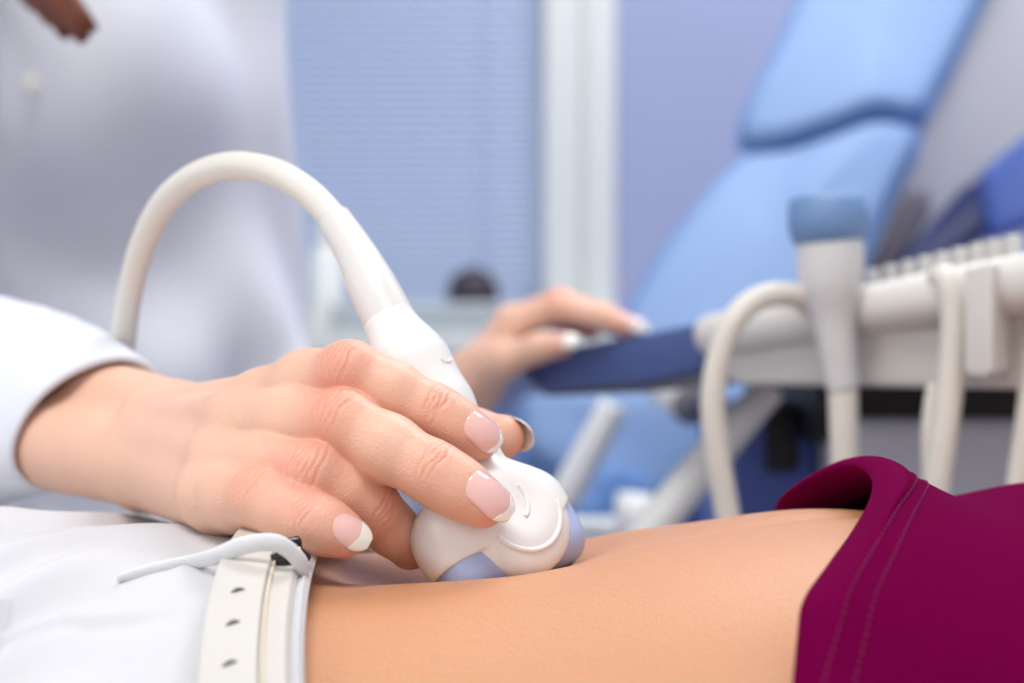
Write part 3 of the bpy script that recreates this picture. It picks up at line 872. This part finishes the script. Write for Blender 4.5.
# coat
coat = Field((-0.80, 0.55, CZ - 0.62), (0.12, 1.45, CZ + 0.40), 0.007)
for s_ in (-1, 1):
    coat.cap(chest + across * 0.085 * s_ + np.array([0, 0, .08]), hips + across * 0.10 * s_, 0.098, 0.125, 0.05)
    coat.ell(chest + fwd * 0.075 + across * 0.07 * s_ + np.array([0, 0, 0.02]), (0.075, 0.075, 0.08), 0.06)
coat.cap(shR, shL, 0.066, 0.066, 0.06)
coat.cap(shL, lel + np.array([0, 0, 0.02]), 0.066, 0.052, 0.03); coat.cap(lel + np.array([0, 0, 0.02]), lfo * 0.85 + lel * 0.15, 0.050, 0.042, 0.03)
for s_ in (-1, 1):
    hp = hips + across * 0.08 * s_; kn = hp + fwd * 0.30 + across * 0.05 * s_ + np.array([0.10, 0.12, 0.0])
    coat.cap(hp, kn + np.array([0, 0, -0.01]), 0.115, 0.080, 0.07)
V, F = coat.mesh(1)
N = vnormals(V, F)
u = V @ across; z = V[:, 2] - CZ
fold = 0.008 * np.sin(u * 42 + 9 * z + 1.3 * np.sin(z * 17)) + 0.015 * np.sin((z * 30 + u * 22) + 2 * np.sin(u * 25)) * np.exp(-((z + 0.02) / 0.16) ** 2)
V = V + N * (fold + 0.006)[:, None]
coat_o = obj('coat', V, F, M['coat'], doctor)
# button placket and buttons down the front of the coat, chest pocket
def front_point(al, z, off=0.004):
    """point of the coat front at the distance al along the shoulder line and height z"""
    o0 = np.array([chest[0], chest[1], z]) + across * al + fwd * 0.35
    t = np.linspace(0, 0.45, 300)
    P = o0 - fwd * t[:, None]
    d = coat.sample(P)
    k = np.argmax(d < 0.0)
    return P[k] + fwd * off
V = []; F = []
zs = np.linspace(CZ + 0.30, CZ - 0.32, 40)
for al, of in ((-0.004, -0.004), (-0.004, 0.007), (0.028, 0.008), (0.032, -0.004)):
    for zz in zs: V.append(front_point(al, zz, of))
n = len(zs)
for k in range(3):
    for i in range(n - 1): F.append((k * n + i, k * n + i + 1, (k + 1) * n + i + 1, (k + 1) * n + i))
pk = obj('placket', V, F, M['coat'], coat_o); fix_normals(pk.data)
for zz in (0.25, 0.16, 0.07, -0.02, -0.11):
    c = front_point(0.013, CZ + zz, 0.007)
    tube('button', [c, c + fwd * 0.003, c + fwd * 0.004], [0.008, 0.008, 0.006], M['white_pl'], coat_o, seg=18, spline=False)
V = []
for off in (0.008, -0.004):
    for zz in (0.14, 0.02):
        for al in (-0.12, -0.05): V.append(front_point(al, CZ + zz, off))
pc = obj('chest_pocket', V, [(0, 1, 3, 2), (4, 6, 7, 5), (0, 4, 5, 1), (2, 3, 7, 6), (0, 2, 6, 4), (1, 5, 7, 3)], M['coat'], coat_o, smooth=False); fix_normals(pc.data)
# lapels
for s_ in (-1, 1):
    pts = [front_point(0.012 + 0.02 * s_, CZ + 0.245, 0.008), front_point(0.012 + 0.085 * s_, CZ + 0.30, 0.010), front_point(0.012 + 0.06 * s_, CZ + 0.345, 0.014), front_point(0.012 + 0.035 * s_, CZ + 0.33, 0.012)]
    lp = prism_pts('lapel', pts, [p - fwd * 0.006 for p in pts], M['coat'], coat_o); bevel(lp, 0.002, 2)

# right sleeve with its open, thick cuff
cuff = W(86, 425, 0.562)
def ring(c, ax, ru, rv, n=64, tilt=0.0, seed=0, wav=0.0):
    ax = unit(ax); b = unit(bdir - ax * bdir.dot(ax)); q = np.cross(ax, b)
    out = []
    for k in range(n):
        th = 2 * math.pi * k / n
        r = 1 + wav * (math.sin(3 * th + seed) * 0.5 + math.sin(5 * th + 2 * seed) * 0.35 + math.sin(2 * th + 0.7 * seed) * 0.4)
        out.append(c + b * ru * r * math.cos(th) + q * rv * r * math.sin(th) + ax * tilt * math.cos(th))
    return out
axs = [W(90, 425, .566), W(42, 412, .594), W(-20, 404, .635), W(-100, 388, .69), eb * 0.8 + fore * 0.2, eb + np.array([-0.01, 0.02, 0.01]), eb * 0.6 + shR * 0.4, shR + np.array([0.0, 0.01, -0.02])]
ru = [0.0330, 0.044, 0.053, 0.056, 0.056, 0.060, 0.064, 0.066]
rv = [0.0245, 0.030, 0.038, 0.048, 0.054, 0.060, 0.064, 0.066]
PA = catmull(axs, 10); RU = catmull([[a, b, 0] for a, b in zip(ru, rv)], 10)
TA = np.gradient(PA, axis=0)
rows = []
ns = 72
first = unit(TA[0])
rows.append(ring(PA[0] + first * 0.010, first, RU[0][0] - 0.0035, RU[0][1] - 0.0035, ns, 0.008, 0.5, 0.02))
rows.append(ring(PA[0] + first * 0.0006, first, RU[0][0] - 0.0028, RU[0][1] - 0.0028, ns, 0.008, 0.5, 0.02))
rows.append(ring(PA[0], first, RU[0][0] - 0.0008, RU[0][1] - 0.0008, ns, 0.008, 0.5, 0.02))
for i in range(len(PA)):
    w_ = min(1, i / 12)
    extra = 0.02 + 0.05 * w_
    rows.append(ring(PA[i] + (first * 0.0009 if i == 0 else 0), TA[i], RU[i][0], RU[i][1], ns, 0.008 * max(0, 1 - i / 14), 0.5 + i * 0.16, extra * (0.5 + 0.5 * math.sin(i * 0.9) ** 2)))
V = [p for r_ in rows for p in r_]
F = []
for i in range(len(rows) - 1):
    for k in range(ns):
        k2 = (k + 1) % ns
        F.append((i * ns + k, i * ns + k2, (i + 1) * ns + k2, (i + 1) * ns + k))
sl = obj('sleeve', V, F, M['coat'], doctor); fix_normals(sl.data)

# hair: cap on the head and long locks falling to the chest
hairf = Field(head - 0.22, head + 0.2, 0.006)
hairf.ell(head + hz * 0.03 - hx * 0.012, (0.104, 0.088, 0.104), 0.02, HM)
hairf.ell(head + hx * 0.10 - hz * 0.03, (0.075, 0.062, 0.10), 0.015, HM, sub=True)
hairf.ell(head - hx * 0.06 - hz * 0.08, (0.06, 0.08, 0.12), 0.04, HM)
V, F = hairf.mesh(1)
hr = obj('hair', V, F, M['hair'], doctor)
for k, (px, py, Y, r0) in enumerate(((84, 40, 0.80, 0.012), (68, 36, 0.81, 0.013), (52, 22, 0.82, 0.013), (92, 30, 0.80, 0.011), (36, 8, 0.84, 0.013), (76, 30, 0.805, 0.013), (60, 14, 0.815, 0.014))):
    e = W(px, py, Y)
    s0 = head + hs * -0.075 - hx * 0.01 * k - hz * 0.02
    P = [s0, s0 * 0.62 + e * 0.38 + np.array([-0.012, -0.028, 0]), s0 * 0.25 + e * 0.75 + np.array([-0.012, -0.02, 0]), e]
    tube('hair_lock', P, [0.012, r0 * 1.5, r0 * 1.2, 0.004], M['hair'], hr, n=8, seg=12)
# ------------------------------------------------------------------ the ultrasound probe in the hand
H = W(500, 527, .4515); T = W(386, 316, .4785)
pa = unit(T - H)
w0 = np.array([0.85, 0.45, 0.0]); pw = unit(w0 - pa * w0.dot(pa))
pn = np.cross(pa, pw); pn = pn if pn[1] < 0 else -pn
PM = np.stack([pw, pn, pa])                     # rows: width, front, along the handle
def pl(u, v, s):
    return H + pw * u * mm + pn * v * mm + pa * s * mm
LEN = np.linalg.norm(T - H) / mm
probe = thing('ultrasound_probe', pl(0, 0, -17), 'white curved ultrasound probe pressed on the bare belly, with cable arching away left', 'probe')
def to_world(V):
    V = np.asarray(V); return H + V @ PM
lo_ = np.array([-40, -26, -26]) * mm; hi_ = np.array([40, 30, LEN + 8]) * mm
pf = Field(lo_, hi_, 0.0007)
m_ = lambda *a: np.array(a) * mm
pf.rbox(m_(-1.5, -1, -1), m_(25.5, 11.5, 15), 10.5 * mm, 0.006)              # head block
for s_ in (-1, 1):
    pf.ell(m_(14 * s_ - 2.5, -0.5, 1), m_(12.5, 13, 12.5), 0.008)
headf = pf.like(); headf.d = pf.d.copy()
pf.chain([m_(0, -1, 8), m_(1, 0, 26), m_(0.5, 0, 45), m_(0, 0, 62), m_(0, 0, LEN - 3)], m_(13, 9.4, 10.8, 11.2, 9.0), 0.008)
# the rounded petal on the front with its dished face
pf.ell(m_(0, 8.0, -1), m_(19.5, 8.5, 20), 0.004)
pf.ell(m_(0.5, 26.5, 2.5), m_(16, 12.5, 18.5), 0.003, sub=True)
# flat top end
X = pf.ax[2][None, None, :]
UU = pf.ax[0][:, None, None]
XC = X - 0.55 * np.maximum(UU - 0.011, 0)
pf.d = np.maximum(pf.d, (X - (LEN - 1.0) * mm).astype(np.float32))
petal = pf.like(); petal.ell(m_(0, 8.0, -1), m_(19.5, 8.5, 20), 0.004)
white = pf.like()
cut = (-(XC + 8.0 * mm)).astype(np.float32)
white.d = np.minimum(np.maximum(pf.d, cut), np.maximum(pf.d, petal.d - 0.0003))
Vp, Fp = white.mesh(1)
body_o = obj('handle', to_world(Vp), Fp, M['white_pl'], probe, label='white plastic grip with a dished front'); fix_normals(body_o.data)
lens = pf.like(); lens.rbox(m_(-1, -1, -3), m_(26.2, 12.0, 17), 9.5 * mm, 0.004)
lens.d = np.maximum(lens.d, (XC + 7.6 * mm).astype(np.float32))
zz, = np.where(np.ones(1)); 
V2, F2 = lens.mesh(1)
ln_o = obj('lens_housing', to_world(V2), F2, M['lav_pl'], probe, label='lavender plastic housing around the probe lens'); fix_normals(ln_o.data)
def on_front(u, s):
    t = np.linspace(26, -6, 400)
    P = np.stack([np.full(400, u * mm), t * mm, np.full(400, s * mm)], -1)
    d = pf.sample(P); k = int(np.argmax(d < 0))
    return P[k]
def ridge(name, us, r, parent=body_o, material=None):
    P = [to_world(on_front(u, s)[None])[0] for u, s in us]
    tube(name, P, r, material or M['white_pl'], parent, n=6, seg=10)
arc = [(0.5 + 13.6 * math.cos(a), -0.5 + 14.2 * math.sin(a)) for a in np.linspace(math.radians(205), math.radians(352), 14)]
ridge('rim_ridge', arc, 0.0009)
arc = [(-1 + 5.5 * math.cos(a), 4 + 8 * math.sin(a)) for a in np.linspace(math.radians(285), math.radians(380), 8)]
ridge('inner_ridge', arc, 0.0008)
arc = [(5 + 2.6 * math.cos(a), 57 + 2.2 * math.sin(a)) for a in np.linspace(math.radians(200), math.radians(350), 8)]
ridge('grip_mark', arc, 0.0004, material=M['grey_pl'])
arc = [(-1 + 7.5 * math.cos(a), 30 - 3.0 * math.sin(a)) for a in np.linspace(math.radians(20), math.radians(160), 8)]
ridge('neck_ridge', arc, 0.0006)
c = to_world(on_front(-15, -12.5)[None])[0]
# strain relief and cable
q0 = T - pa * 0.004
cab = [W(335, 221, .500), W(306, 191, .507), W(270, 171, .515), W(230, 166, .525), W(193, 178, .537), W(163, 205, .55), W(143, 245, .565), W(131, 290, .583), W(124, 340, .602), W(122, 400, .622), W(128, 470, .64),
       np.array([-0.15, 0.655, CZ - 0.12]), np.array([-0.10, 0.665, CZ - 0.22]), np.array([0.06, 0.68, CZ - 0.26]), np.array([0.22, 0.80, CZ - 0.27]), np.array([0.34, 0.96, CZ - 0.26])]
tube('strain_relief', [q0, W(374, 290, .4835), W(356, 254, .492), W(334, 219, .5003)], [0.0090, 0.0085, 0.0071, 0.0060], M['grey_pl'], probe, n=8, seg=32)
tube('cable', [W(352, 246, .4945)] + cab, 0.0052, M['cable'], probe, n=10, seg=24)

# ------------------------------------------------------------------ the patient
patient = thing('person', (0.05, 0.46, CZ - 0.285), 'person lying on the couch with bare belly, white trousers and rolled-up magenta top', 'person')
XS = [-0.60, -0.30, -0.16, -0.11, -0.06, 0.0, 0.03, 0.06, 0.10, 0.16, 0.25, 0.40, 0.50]
ZT = [-0.085, -0.070, -0.062, -0.066, -0.0690, -0.0650, -0.0610, -0.0565, -0.0535, -0.0600, -0.066, -0.062, -0.075]
AA = [0.14, 0.165, 0.165, 0.160, 0.145, 0.133, 0.130, 0.130, 0.133, 0.140, 0.15, 0.16, 0.14]
def lerp_s(x, xs, ys):
    return np.interp(x, xs, ys)
def smoothed(x, ys):
    return np.mean([np.interp(x + d, XS, ys) for d in np.linspace(-0.018, 0.018, 9)], axis=0)
YC = 0.452
ZB = CZ - 0.285
def surf(x, th, off=0.0, dent=True):
    """skin surface of the trunk at station x, angle th (90 degrees = top), pushed out by off"""
    x = np.asarray(x, float); th = np.asarray(th, float)
    zt = CZ + smoothed(x, ZT); a = smoothed(x, AA) + off
    zc = (zt + ZB) / 2; b = (zt - ZB) / 2 + off
    p = 2.25
    cs, sn = np.cos(th), np.sin(th)
    y = YC + a * np.sign(cs) * np.abs(cs) ** (2 / p)
    z = zc + b * np.sign(sn) * np.abs(sn) ** (2 / p)
    if dent:
        top = np.clip((z - zc) / np.maximum(b, 1e-6), 0, 1)
        D = 0.0135 * np.exp(-((x + 0.018) / 0.045) ** 4) + 0.0045 * np.exp(-((x - 0.05) / 0.035) ** 2)
        yy = 0.462 + 0.10 * np.clip(x, 0, 0.2)
        z = z - top * D * np.exp(-((y - yy) / 0.034) ** 2)
        # soft crease running up towards the ribs
        yl = 0.432 + 0.22 * np.clip(x - 0.02, 0, 0.3)
        z = z - top * 0.0016 * np.clip((x - 0.01) / 0.04, 0, 1) * np.exp(-((y - yl) / 0.006) ** 2)
    return np.stack([np.broadcast_to(x, y.shape), y, z], -1)
def trunk_mesh(x0, x1, nx, nt, off, t0=0.0, t1=2 * math.pi, dent=True, fx=None):
    xs = np.linspace(x0, x1, nx); full = abs(t1 - t0 - 2 * math.pi) < 1e-6
    ts = np.linspace(t0, t1, nt, endpoint=not full)
    G = np.stack([surf(x, ts, off(x, ts) if callable(off) else off, dent) for x in xs])
    if fx: G = fx(G, xs, ts)
    V = G.reshape(-1, 3); F = []
    for i in range(nx - 1):
        for k in range(nt if full else nt - 1):
            k2 = (k + 1) % nt
            F.append((i * nt + k, (i + 1) * nt + k, (i + 1) * nt + k2, i * nt + k2))
    return V, F
Vt, Ft = trunk_mesh(-0.088, 0.24, 230, 420, 0.0)
pb = Field((-1.15, 0.12, ZB - 0.02), (0.92, 0.80, CZ + 0.06), 0.009)
for s_ in (-1, 1):
    hp = np.array([-0.16, YC + 0.08 * s_, CZ - 0.165]); kn = np.array([-0.60, YC + 0.10 * s_, CZ - 0.205]); an = np.array([-1.0, YC + 0.10 * s_, CZ - 0.235])
    pb.cap(hp, kn, 0.082, 0.055, 0.03); pb.cap(kn, an, 0.055, 0.035, 0.03); pb.cap(an, an + np.array([-0.05, 0.02 * s_, 0.10]), 0.035, 0.025, 0.02)
    sh = np.array([0.50, YC + 0.15 * s_, CZ - 0.17]); el = np.array([0.66, YC + 0.24 * s_, CZ - 0.22]); wr_ = np.array([0.78, YC + 0.12 * s_, CZ - 0.20])
    pb.cap(np.array([0.40, YC + 0.08 * s_, CZ - 0.17]), sh, 0.085, 0.058, 0.04); pb.cap(sh, el, 0.05, 0.040, 0.03); pb.cap(el, wr_, 0.038, 0.025, 0.02)
    pb.cap(wr_, wr_ + np.array([0.05, -0.05 * s_, 0.0]), 0.025, 0.022, 0.02)
    pb.cap(np.array([0.22, YC + 0.055 * s_, CZ - 0.16]), np.array([0.42, YC + 0.06 * s_, CZ - 0.16]), 0.10, 0.10, 0.05)
    pb.cap(np.array([-0.17, YC + 0.05 * s_, CZ - 0.17]), np.array([-0.12, YC + 0.05 * s_, CZ - 0.17]), 0.09, 0.085, 0.04)
nk = np.array([0.56, YC, CZ - 0.16]); hd = np.array([0.74, YC, CZ - 0.12])
pb.cap(nk, hd - np.array([0.05, 0, 0]), 0.055, 0.05, 0.04)
pb.ell(hd, (0.115, 0.078, 0.092), 0.03); pb.ell(hd + np.array([-0.045, 0, 0.03]), (0.062, 0.056, 0.062), 0.03)
pb.ell(hd + np.array([-0.015, 0, 0.095]), (0.022, 0.012, 0.018), 0.012); pb.ell(hd + np.array([-0.055, 0, 0.088]), (0.008, 0.022, 0.01), 0.008)
for s_ in (-1, 1):
    pb.ell(hd + np.array([0.012, 0.032 * s_, 0.090]), (0.010, 0.018, 0.012), 0.006, sub=True)
    pb.ell(hd + np.array([0.012, 0.032 * s_, 0.076]), (0.012, 0.014, 0.013), 0.004)
    pb.ell(hd + np.array([0.0, 0.078 * s_, 0.0]), (0.03, 0.010, 0.018), 0.006)
Vb, Fb = pb.mesh(1)
Ft = np.array(Ft)
pat_o = obj('body', np.concatenate([Vt, Vb]), np.concatenate([Ft, Fb + len(Vt)]), M['tan'], patient, label='tanned bare belly')
fix_normals(pat_o.data)
hf2 = Field(hd - 0.16, hd + 0.16, 0.008)
hf2.ell(hd + np.array([0.02, 0, -0.012]), (0.122, 0.094, 0.100), 0.02); hf2.ell(hd + np.array([-0.04, 0, 0.07]), (0.105, 0.07, 0.085), 0.015, sub=True)
Vh, Fh = hf2.mesh(1); obj('hair', Vh, Fh, M['hair'], patient)

# white trousers: waist and two legs
def trouser_off(x, ts):
    w = 0.0035 + 0.004 * np.clip((x + 0.10) / 0.04, 0, 1)
    tr_ = np.radians(np.interp(x, [-0.16, -0.137, -0.121, -0.1115, -0.094], [126, 120.6, 114.7, 116.0, 113.6]))
    fade = np.clip((-0.088 - x) / 0.015, 0, 1)
    w = w + fade * (0.0024 * np.exp(-((ts - tr_) / 0.022) ** 2) - 0.0012 * np.exp(-((ts - tr_ - 0.05) / 0.022) ** 2))
    return w + 0.0028 * np.sin(ts * 9 + x * 60) * np.clip((-0.085 - x) / 0.03, 0, 1) + 0.0020 * np.sin(ts * 23 + 140 * x + 2 * np.sin(x * 90)) * np.clip((-0.09 - x) / 0.03, 0, 1)
def shift_x(G, xs, ts):
    # the waistband leans a little: its lower near part lies further towards the chest
    lean = 0.010 * np.clip((CZ - 0.062 - G[..., 2]) / 0.035, -0.3, 2.0)
    G[..., 0] += lean * np.clip((xs[:, None] + 0.16) / 0.06, 0, 1)
    return G
Vw, Fw = trunk_mesh(-0.20, -0.0590, 130, 800, trouser_off, dent=False, fx=shift_x)
tr = obj('trousers', Vw, Fw, M['denim'], patient, label='white denim trousers'); fix_normals(tr.data)
md = tr.modifiers.new('thick', 'SOLIDIFY'); md.thickness = 0.0016; md.offset = -1
for s_ in (-1, 1):
    P = [(-0.13, YC + 0.078 * s_, CZ - 0.160), (-0.25, YC + 0.082 * s_, CZ - 0.165), (-0.42, YC + 0.09 * s_, CZ - 0.185), (-0.60, YC + 0.10 * s_, CZ - 0.203), (-0.80, YC + 0.10 * s_, CZ - 0.220), (-0.98, YC + 0.10 * s_, CZ - 0.232)]
    tube('trouser_leg', P, [0.092, 0.094, 0.080, 0.066, 0.056, 0.048], M['denim'], tr, n=6, seg=36)
def band(name, x0, x1, off, thick, material, parent, t0, t1, nt=160, lean=True, **kw):
    ts = np.linspace(t0, t1, nt)
    V = []
    for (xx, oo) in ((x0, off), (x0 + 0.0008, off + thick), (x1 - 0.0008, off + thick), (x1, off)):
        G = surf(np.full(nt, xx), ts, off=oo, dent=False)[None]
        if lean: G = shift_x(G, np.array([xx]), ts)
        V.append(G[0])
    V = np.concatenate(V); F = []
    for k in range(4):
        for i in range(nt - 1):
            a, b = k * nt + i, ((k + 1) % 4) * nt + i
            F.append((a, a + 1, b + 1, b))
    F.append(tuple(k * nt for k in range(4))); F.append(tuple(k * nt + nt - 1 for k in range(4)))
    o = obj(name, V, F, material, parent, **kw); fix_normals(o.data); bevel_weight(o)
    return o
def bevel_weight(o):
    o.data.polygons.foreach_set('use_smooth', np.ones(len(o.data.polygons), dtype=bool))
    try:
        o.data.set_sharp_from_angle(angle=math.radians(40))
    except Exception: pass
deg = math.radians
belt = band('belt', -0.0815, -0.0668, 0.0085, 0.0035, M['belt'], patient, deg(96), deg(232), label='white leather belt with punched holes')
band('belt_layer', -0.0680, -0.0608, 0.0080, 0.0016, M['belt'], belt, deg(60), deg(232), label='second white layer of the belt')
band('belt_edge', -0.0672, -0.0662, 0.0088, 0.0024, M['belt_edge'], belt, deg(96), deg(232), label='cream stitched belt edge')
band('waistband_hem', -0.0602, -0.0580, 0.0060, 0.0022, M['denim'], tr, deg(0), deg(359), nt=300)
# belt holes, buckle, loop, seams
def on_trunk(x, th, off):
    G = surf(np.array([x]), np.array([th]), off=off, dent=False)[None]
    return shift_x(G, np.array([x]), None)[0, 0]
for th in (115, 121.3, 127.8, 134.5, 141.5, 149):
    a = on_trunk(-0.0755, deg(th + 0.4), 0.0121); b = on_trunk(-0.0722, deg(th - 0.4), 0.0121)
    tube('belt_hole', [a, (a + b) / 2 + np.array([0, 0, 0.0004]), b], [0.0002, 0.0005, 0.0002], M['slit'], belt, n=4, seg=10, label='dark slit punched through the belt')
for P in ([W(264, 566, .4025), W(276, 561, .4015), W(289, 556, .4015)], [W(284, 545, .4035), W(294, 551, .4035), W(306, 561, .4055)], [W(276, 552, .4025), W(288, 546, .4035), W(298, 543, .4065)]):
    tube('buckle_bar', P, 0.0017, M['metal'], belt, n=5, seg=10, flat=(1.0, 1.3), label='dark metal buckle bar')
tube('buckle_pin', [W(298, 548, .4005), W(302, 556, .4002), W(301, 566, .4005)], 0.0006, M['chrome'], belt, n=4, seg=10, label='shiny buckle pin')
# cloth loop over the belt, its sewn strap and a sagging fold
def cloth_strip(name, pts, r, parent, flat=(1.0, 0.45), **kw):
    return tube(name, pts, r, M['lit_denim' if name == 'belt_loop' else 'denim'], parent, n=8, seg=14, flat=flat, **kw)
def on_t(px, py):
    """point of the trousers' surface in line with an image point: walk along the view ray"""
    for Y in np.linspace(0.28, 0.60, 1200):
        q = W(px, py, Y)
        zt = CZ + smoothed(np.array([q[0]]), ZT)[0]; a = smoothed(np.array([q[0]]), AA)[0] + 0.0038
        zc = (zt + ZB) / 2; b = (zt - ZB) / 2 + 0.0038
        if abs((q[1] - YC) / a) ** 2.25 + abs((q[2] - zc) / b) ** 2.25 < 1: return q
    return W(px, py, 0.40)
cloth_strip('belt_loop', [on_t(118, 578), on_t(140, 573), on_t(164, 568), on_t(188, 563), W(214, 557, .4005), W(236, 548, .3965), W(257, 543, .3945), W(276, 543, .394), W(290, 551, .395), W(301, 564, .397), W(305, 580, .401)], [0.0010, 0.0020, 0.0022, 0.0023, 0.0024, 0.0026, 0.0026, 0.0026, 0.0024, 0.0022, 0.0012], tr, flat=(0.55, 1.0), label='white cloth loop over the belt')

# ---- magenta top, its hem rolled and lifted off the belly
hem = [W(786, 760, .312), W(789, 720, .322), W(793, 683, .333), W(797, 640, .343), W(803, 602, .355), W(826, 568, .374), W(850, 535, .394), W(868, 505, .412), W(872, 482, .432), W(858, 468, .456), W(836, 470, .476), W(808, 482, .496), W(784, 498, .512), W(776, 512, .530), W(774, 545, .555), W(772, 600, .575)]
r1 = [W(800, 760, .305), W(803, 720, .315), W(808, 683, .326), W(814, 640, .336), W(822, 598, .348), W(846, 558, .368), W(870, 520, .390), W(884, 488, .410), W(884, 466, .432), W(868, 457, .456), W(842, 460, .476), W(812, 474, .496), W(787, 492, .512), W(778, 508, .530), W(776, 545, .555), W(774, 600, .575)]
def off_row(row, dx, dz, dy=0.0, sq=0.0):
    return [p + np.array([dx, dy, dz]) for p in row]
def blend(a, b, t): return [x * (1 - t) + y * t for x, y in zip(a, b)]
top_x = lambda x: CZ + smoothed(np.array([x]), ZT)[0]
def body_row(x, off, lump=0.0):
    out = []
    for i, t in enumerate(np.linspace(deg(186), deg(20), len(hem))):
        p = surf(np.array([x]), np.array([t]), off=off, dent=False)[0].copy()
        out.append(p)
    return out
hem_r = [W(818, 760, .303), W(822, 720, .312), W(828, 683, .323), W(836, 640, .333), W(846, 596, .345), W(868, 550, .366), W(890, 508, .388), W(905, 482, .408), W(904, 467, .430), W(886, 459, .456), W(860, 462, .478), W(828, 474, .498), W(800, 492, .514), W(790, 508, .532), W(788, 545, .557), W(786, 600, .577)]
rB = [W(850, 760, .305), W(856, 720, .314), W(862, 683, .325), W(872, 640, .335), W(882, 596, .347), W(902, 552, .367), W(916, 520, .388), W(926, 500, .408), W(930, 488, .432), W(924, 482, .460), W(905, 482, .485), W(880, 490, .505), W(850, 505, .52), W(836, 520, .537), W(832, 550, .56), W(830, 600, .58)]
rC = body_row(0.150, 0.009); rD = body_row(0.185, 0.014); rE = body_row(0.23, 0.012); rF = body_row(0.30, 0.012); rG = body_row(0.40, 0.012); rH = body_row(0.47, 0.012)
inner = [p * 0.999 for p in hem]
inside = off_row(hem_r, 0.012, -0.006)
rows = [off_row(inside, 0.0, -0.002), off_row(blend(hem, inside, 0.4), 0, -0.0022), hem, r1, hem_r, rB, rC, rD, rE, rF, rG, rH]
n_h = len(hem)
G = [catmull(r_, 7) for r_ in rows]
G = np.stack(G)                                   # rows x along
G2 = np.stack([catmull(G[:, j], 7) for j in range(G.shape[1])], 1)
nr, nc = G2.shape[:2]
# gentle folds
ii, jj = np.meshgrid(np.arange(nr), np.arange(nc), indexing='ij')
amp = np.clip((ii - 30) / 20, 0, 1) * 0.0025
G2[..., 2] += amp * np.sin(ii * 0.25 + jj * 0.11); G2[..., 1] -= amp * np.sin(ii * 0.19 - jj * 0.06)
V = G2.reshape(-1, 3); F = [(i * nc + j, i * nc + j + 1, (i + 1) * nc + j + 1, (i + 1) * nc + j) for i in range(nr - 1) for j in range(nc - 1)]
top = obj('magenta_top', V, F, M['shirt'], patient, label='magenta jersey top rolled up with a stitched hem'); fix_normals(top.data)
for s_ in (-1, 1):
    tube('shirt_sleeve', [(0.40, YC + 0.12 * s_, CZ - 0.165), (0.50, YC + 0.16 * s_, CZ - 0.175), (0.57, YC + 0.195 * s_, CZ - 0.192)], [0.075, 0.066, 0.058], M['shirt'], top, n=6, seg=28)
# double row of stitches along the hem
V = []; F = []
for row_i in (4.62, 4.95):
    i0 = int(row_i * 7); fr_ = row_i * 7 - i0
    line = G2[i0] * (1 - fr_) + G2[i0 + 1] * fr_
    nrm = np.cross(np.gradient(line, axis=0), G2[i0 + 1] - G2[i0]); nrm /= np.linalg.norm(nrm, axis=1)[:, None]
    if nrm[20][1] > 0: nrm = -nrm
    L = np.concatenate([[0], np.cumsum(np.linalg.norm(np.diff(line, axis=0), axis=1))])
    for k, s0 in enumerate(np.arange(0.002, L[-1] * 0.62, 0.0030)):
        a = np.array([np.interp(s0, L, line[:, c] + nrm[:, c] * 0.0003) for c in range(3)]); b = np.array([np.interp(s0 + 0.0018, L, line[:, c] + nrm[:, c] * 0.0003) for c in range(3)])
        v, f = tube_vf(np.array([a, (a + b) / 2, b]), [0.0001, 0.0003, 0.0001], 6)
        F += [tuple(q + len(V) for q in ff) for ff in f]; V += list(v)
st = obj('stitching', V, F, M['stitch'], top, kind='stuff', label='double row of magenta stitches')
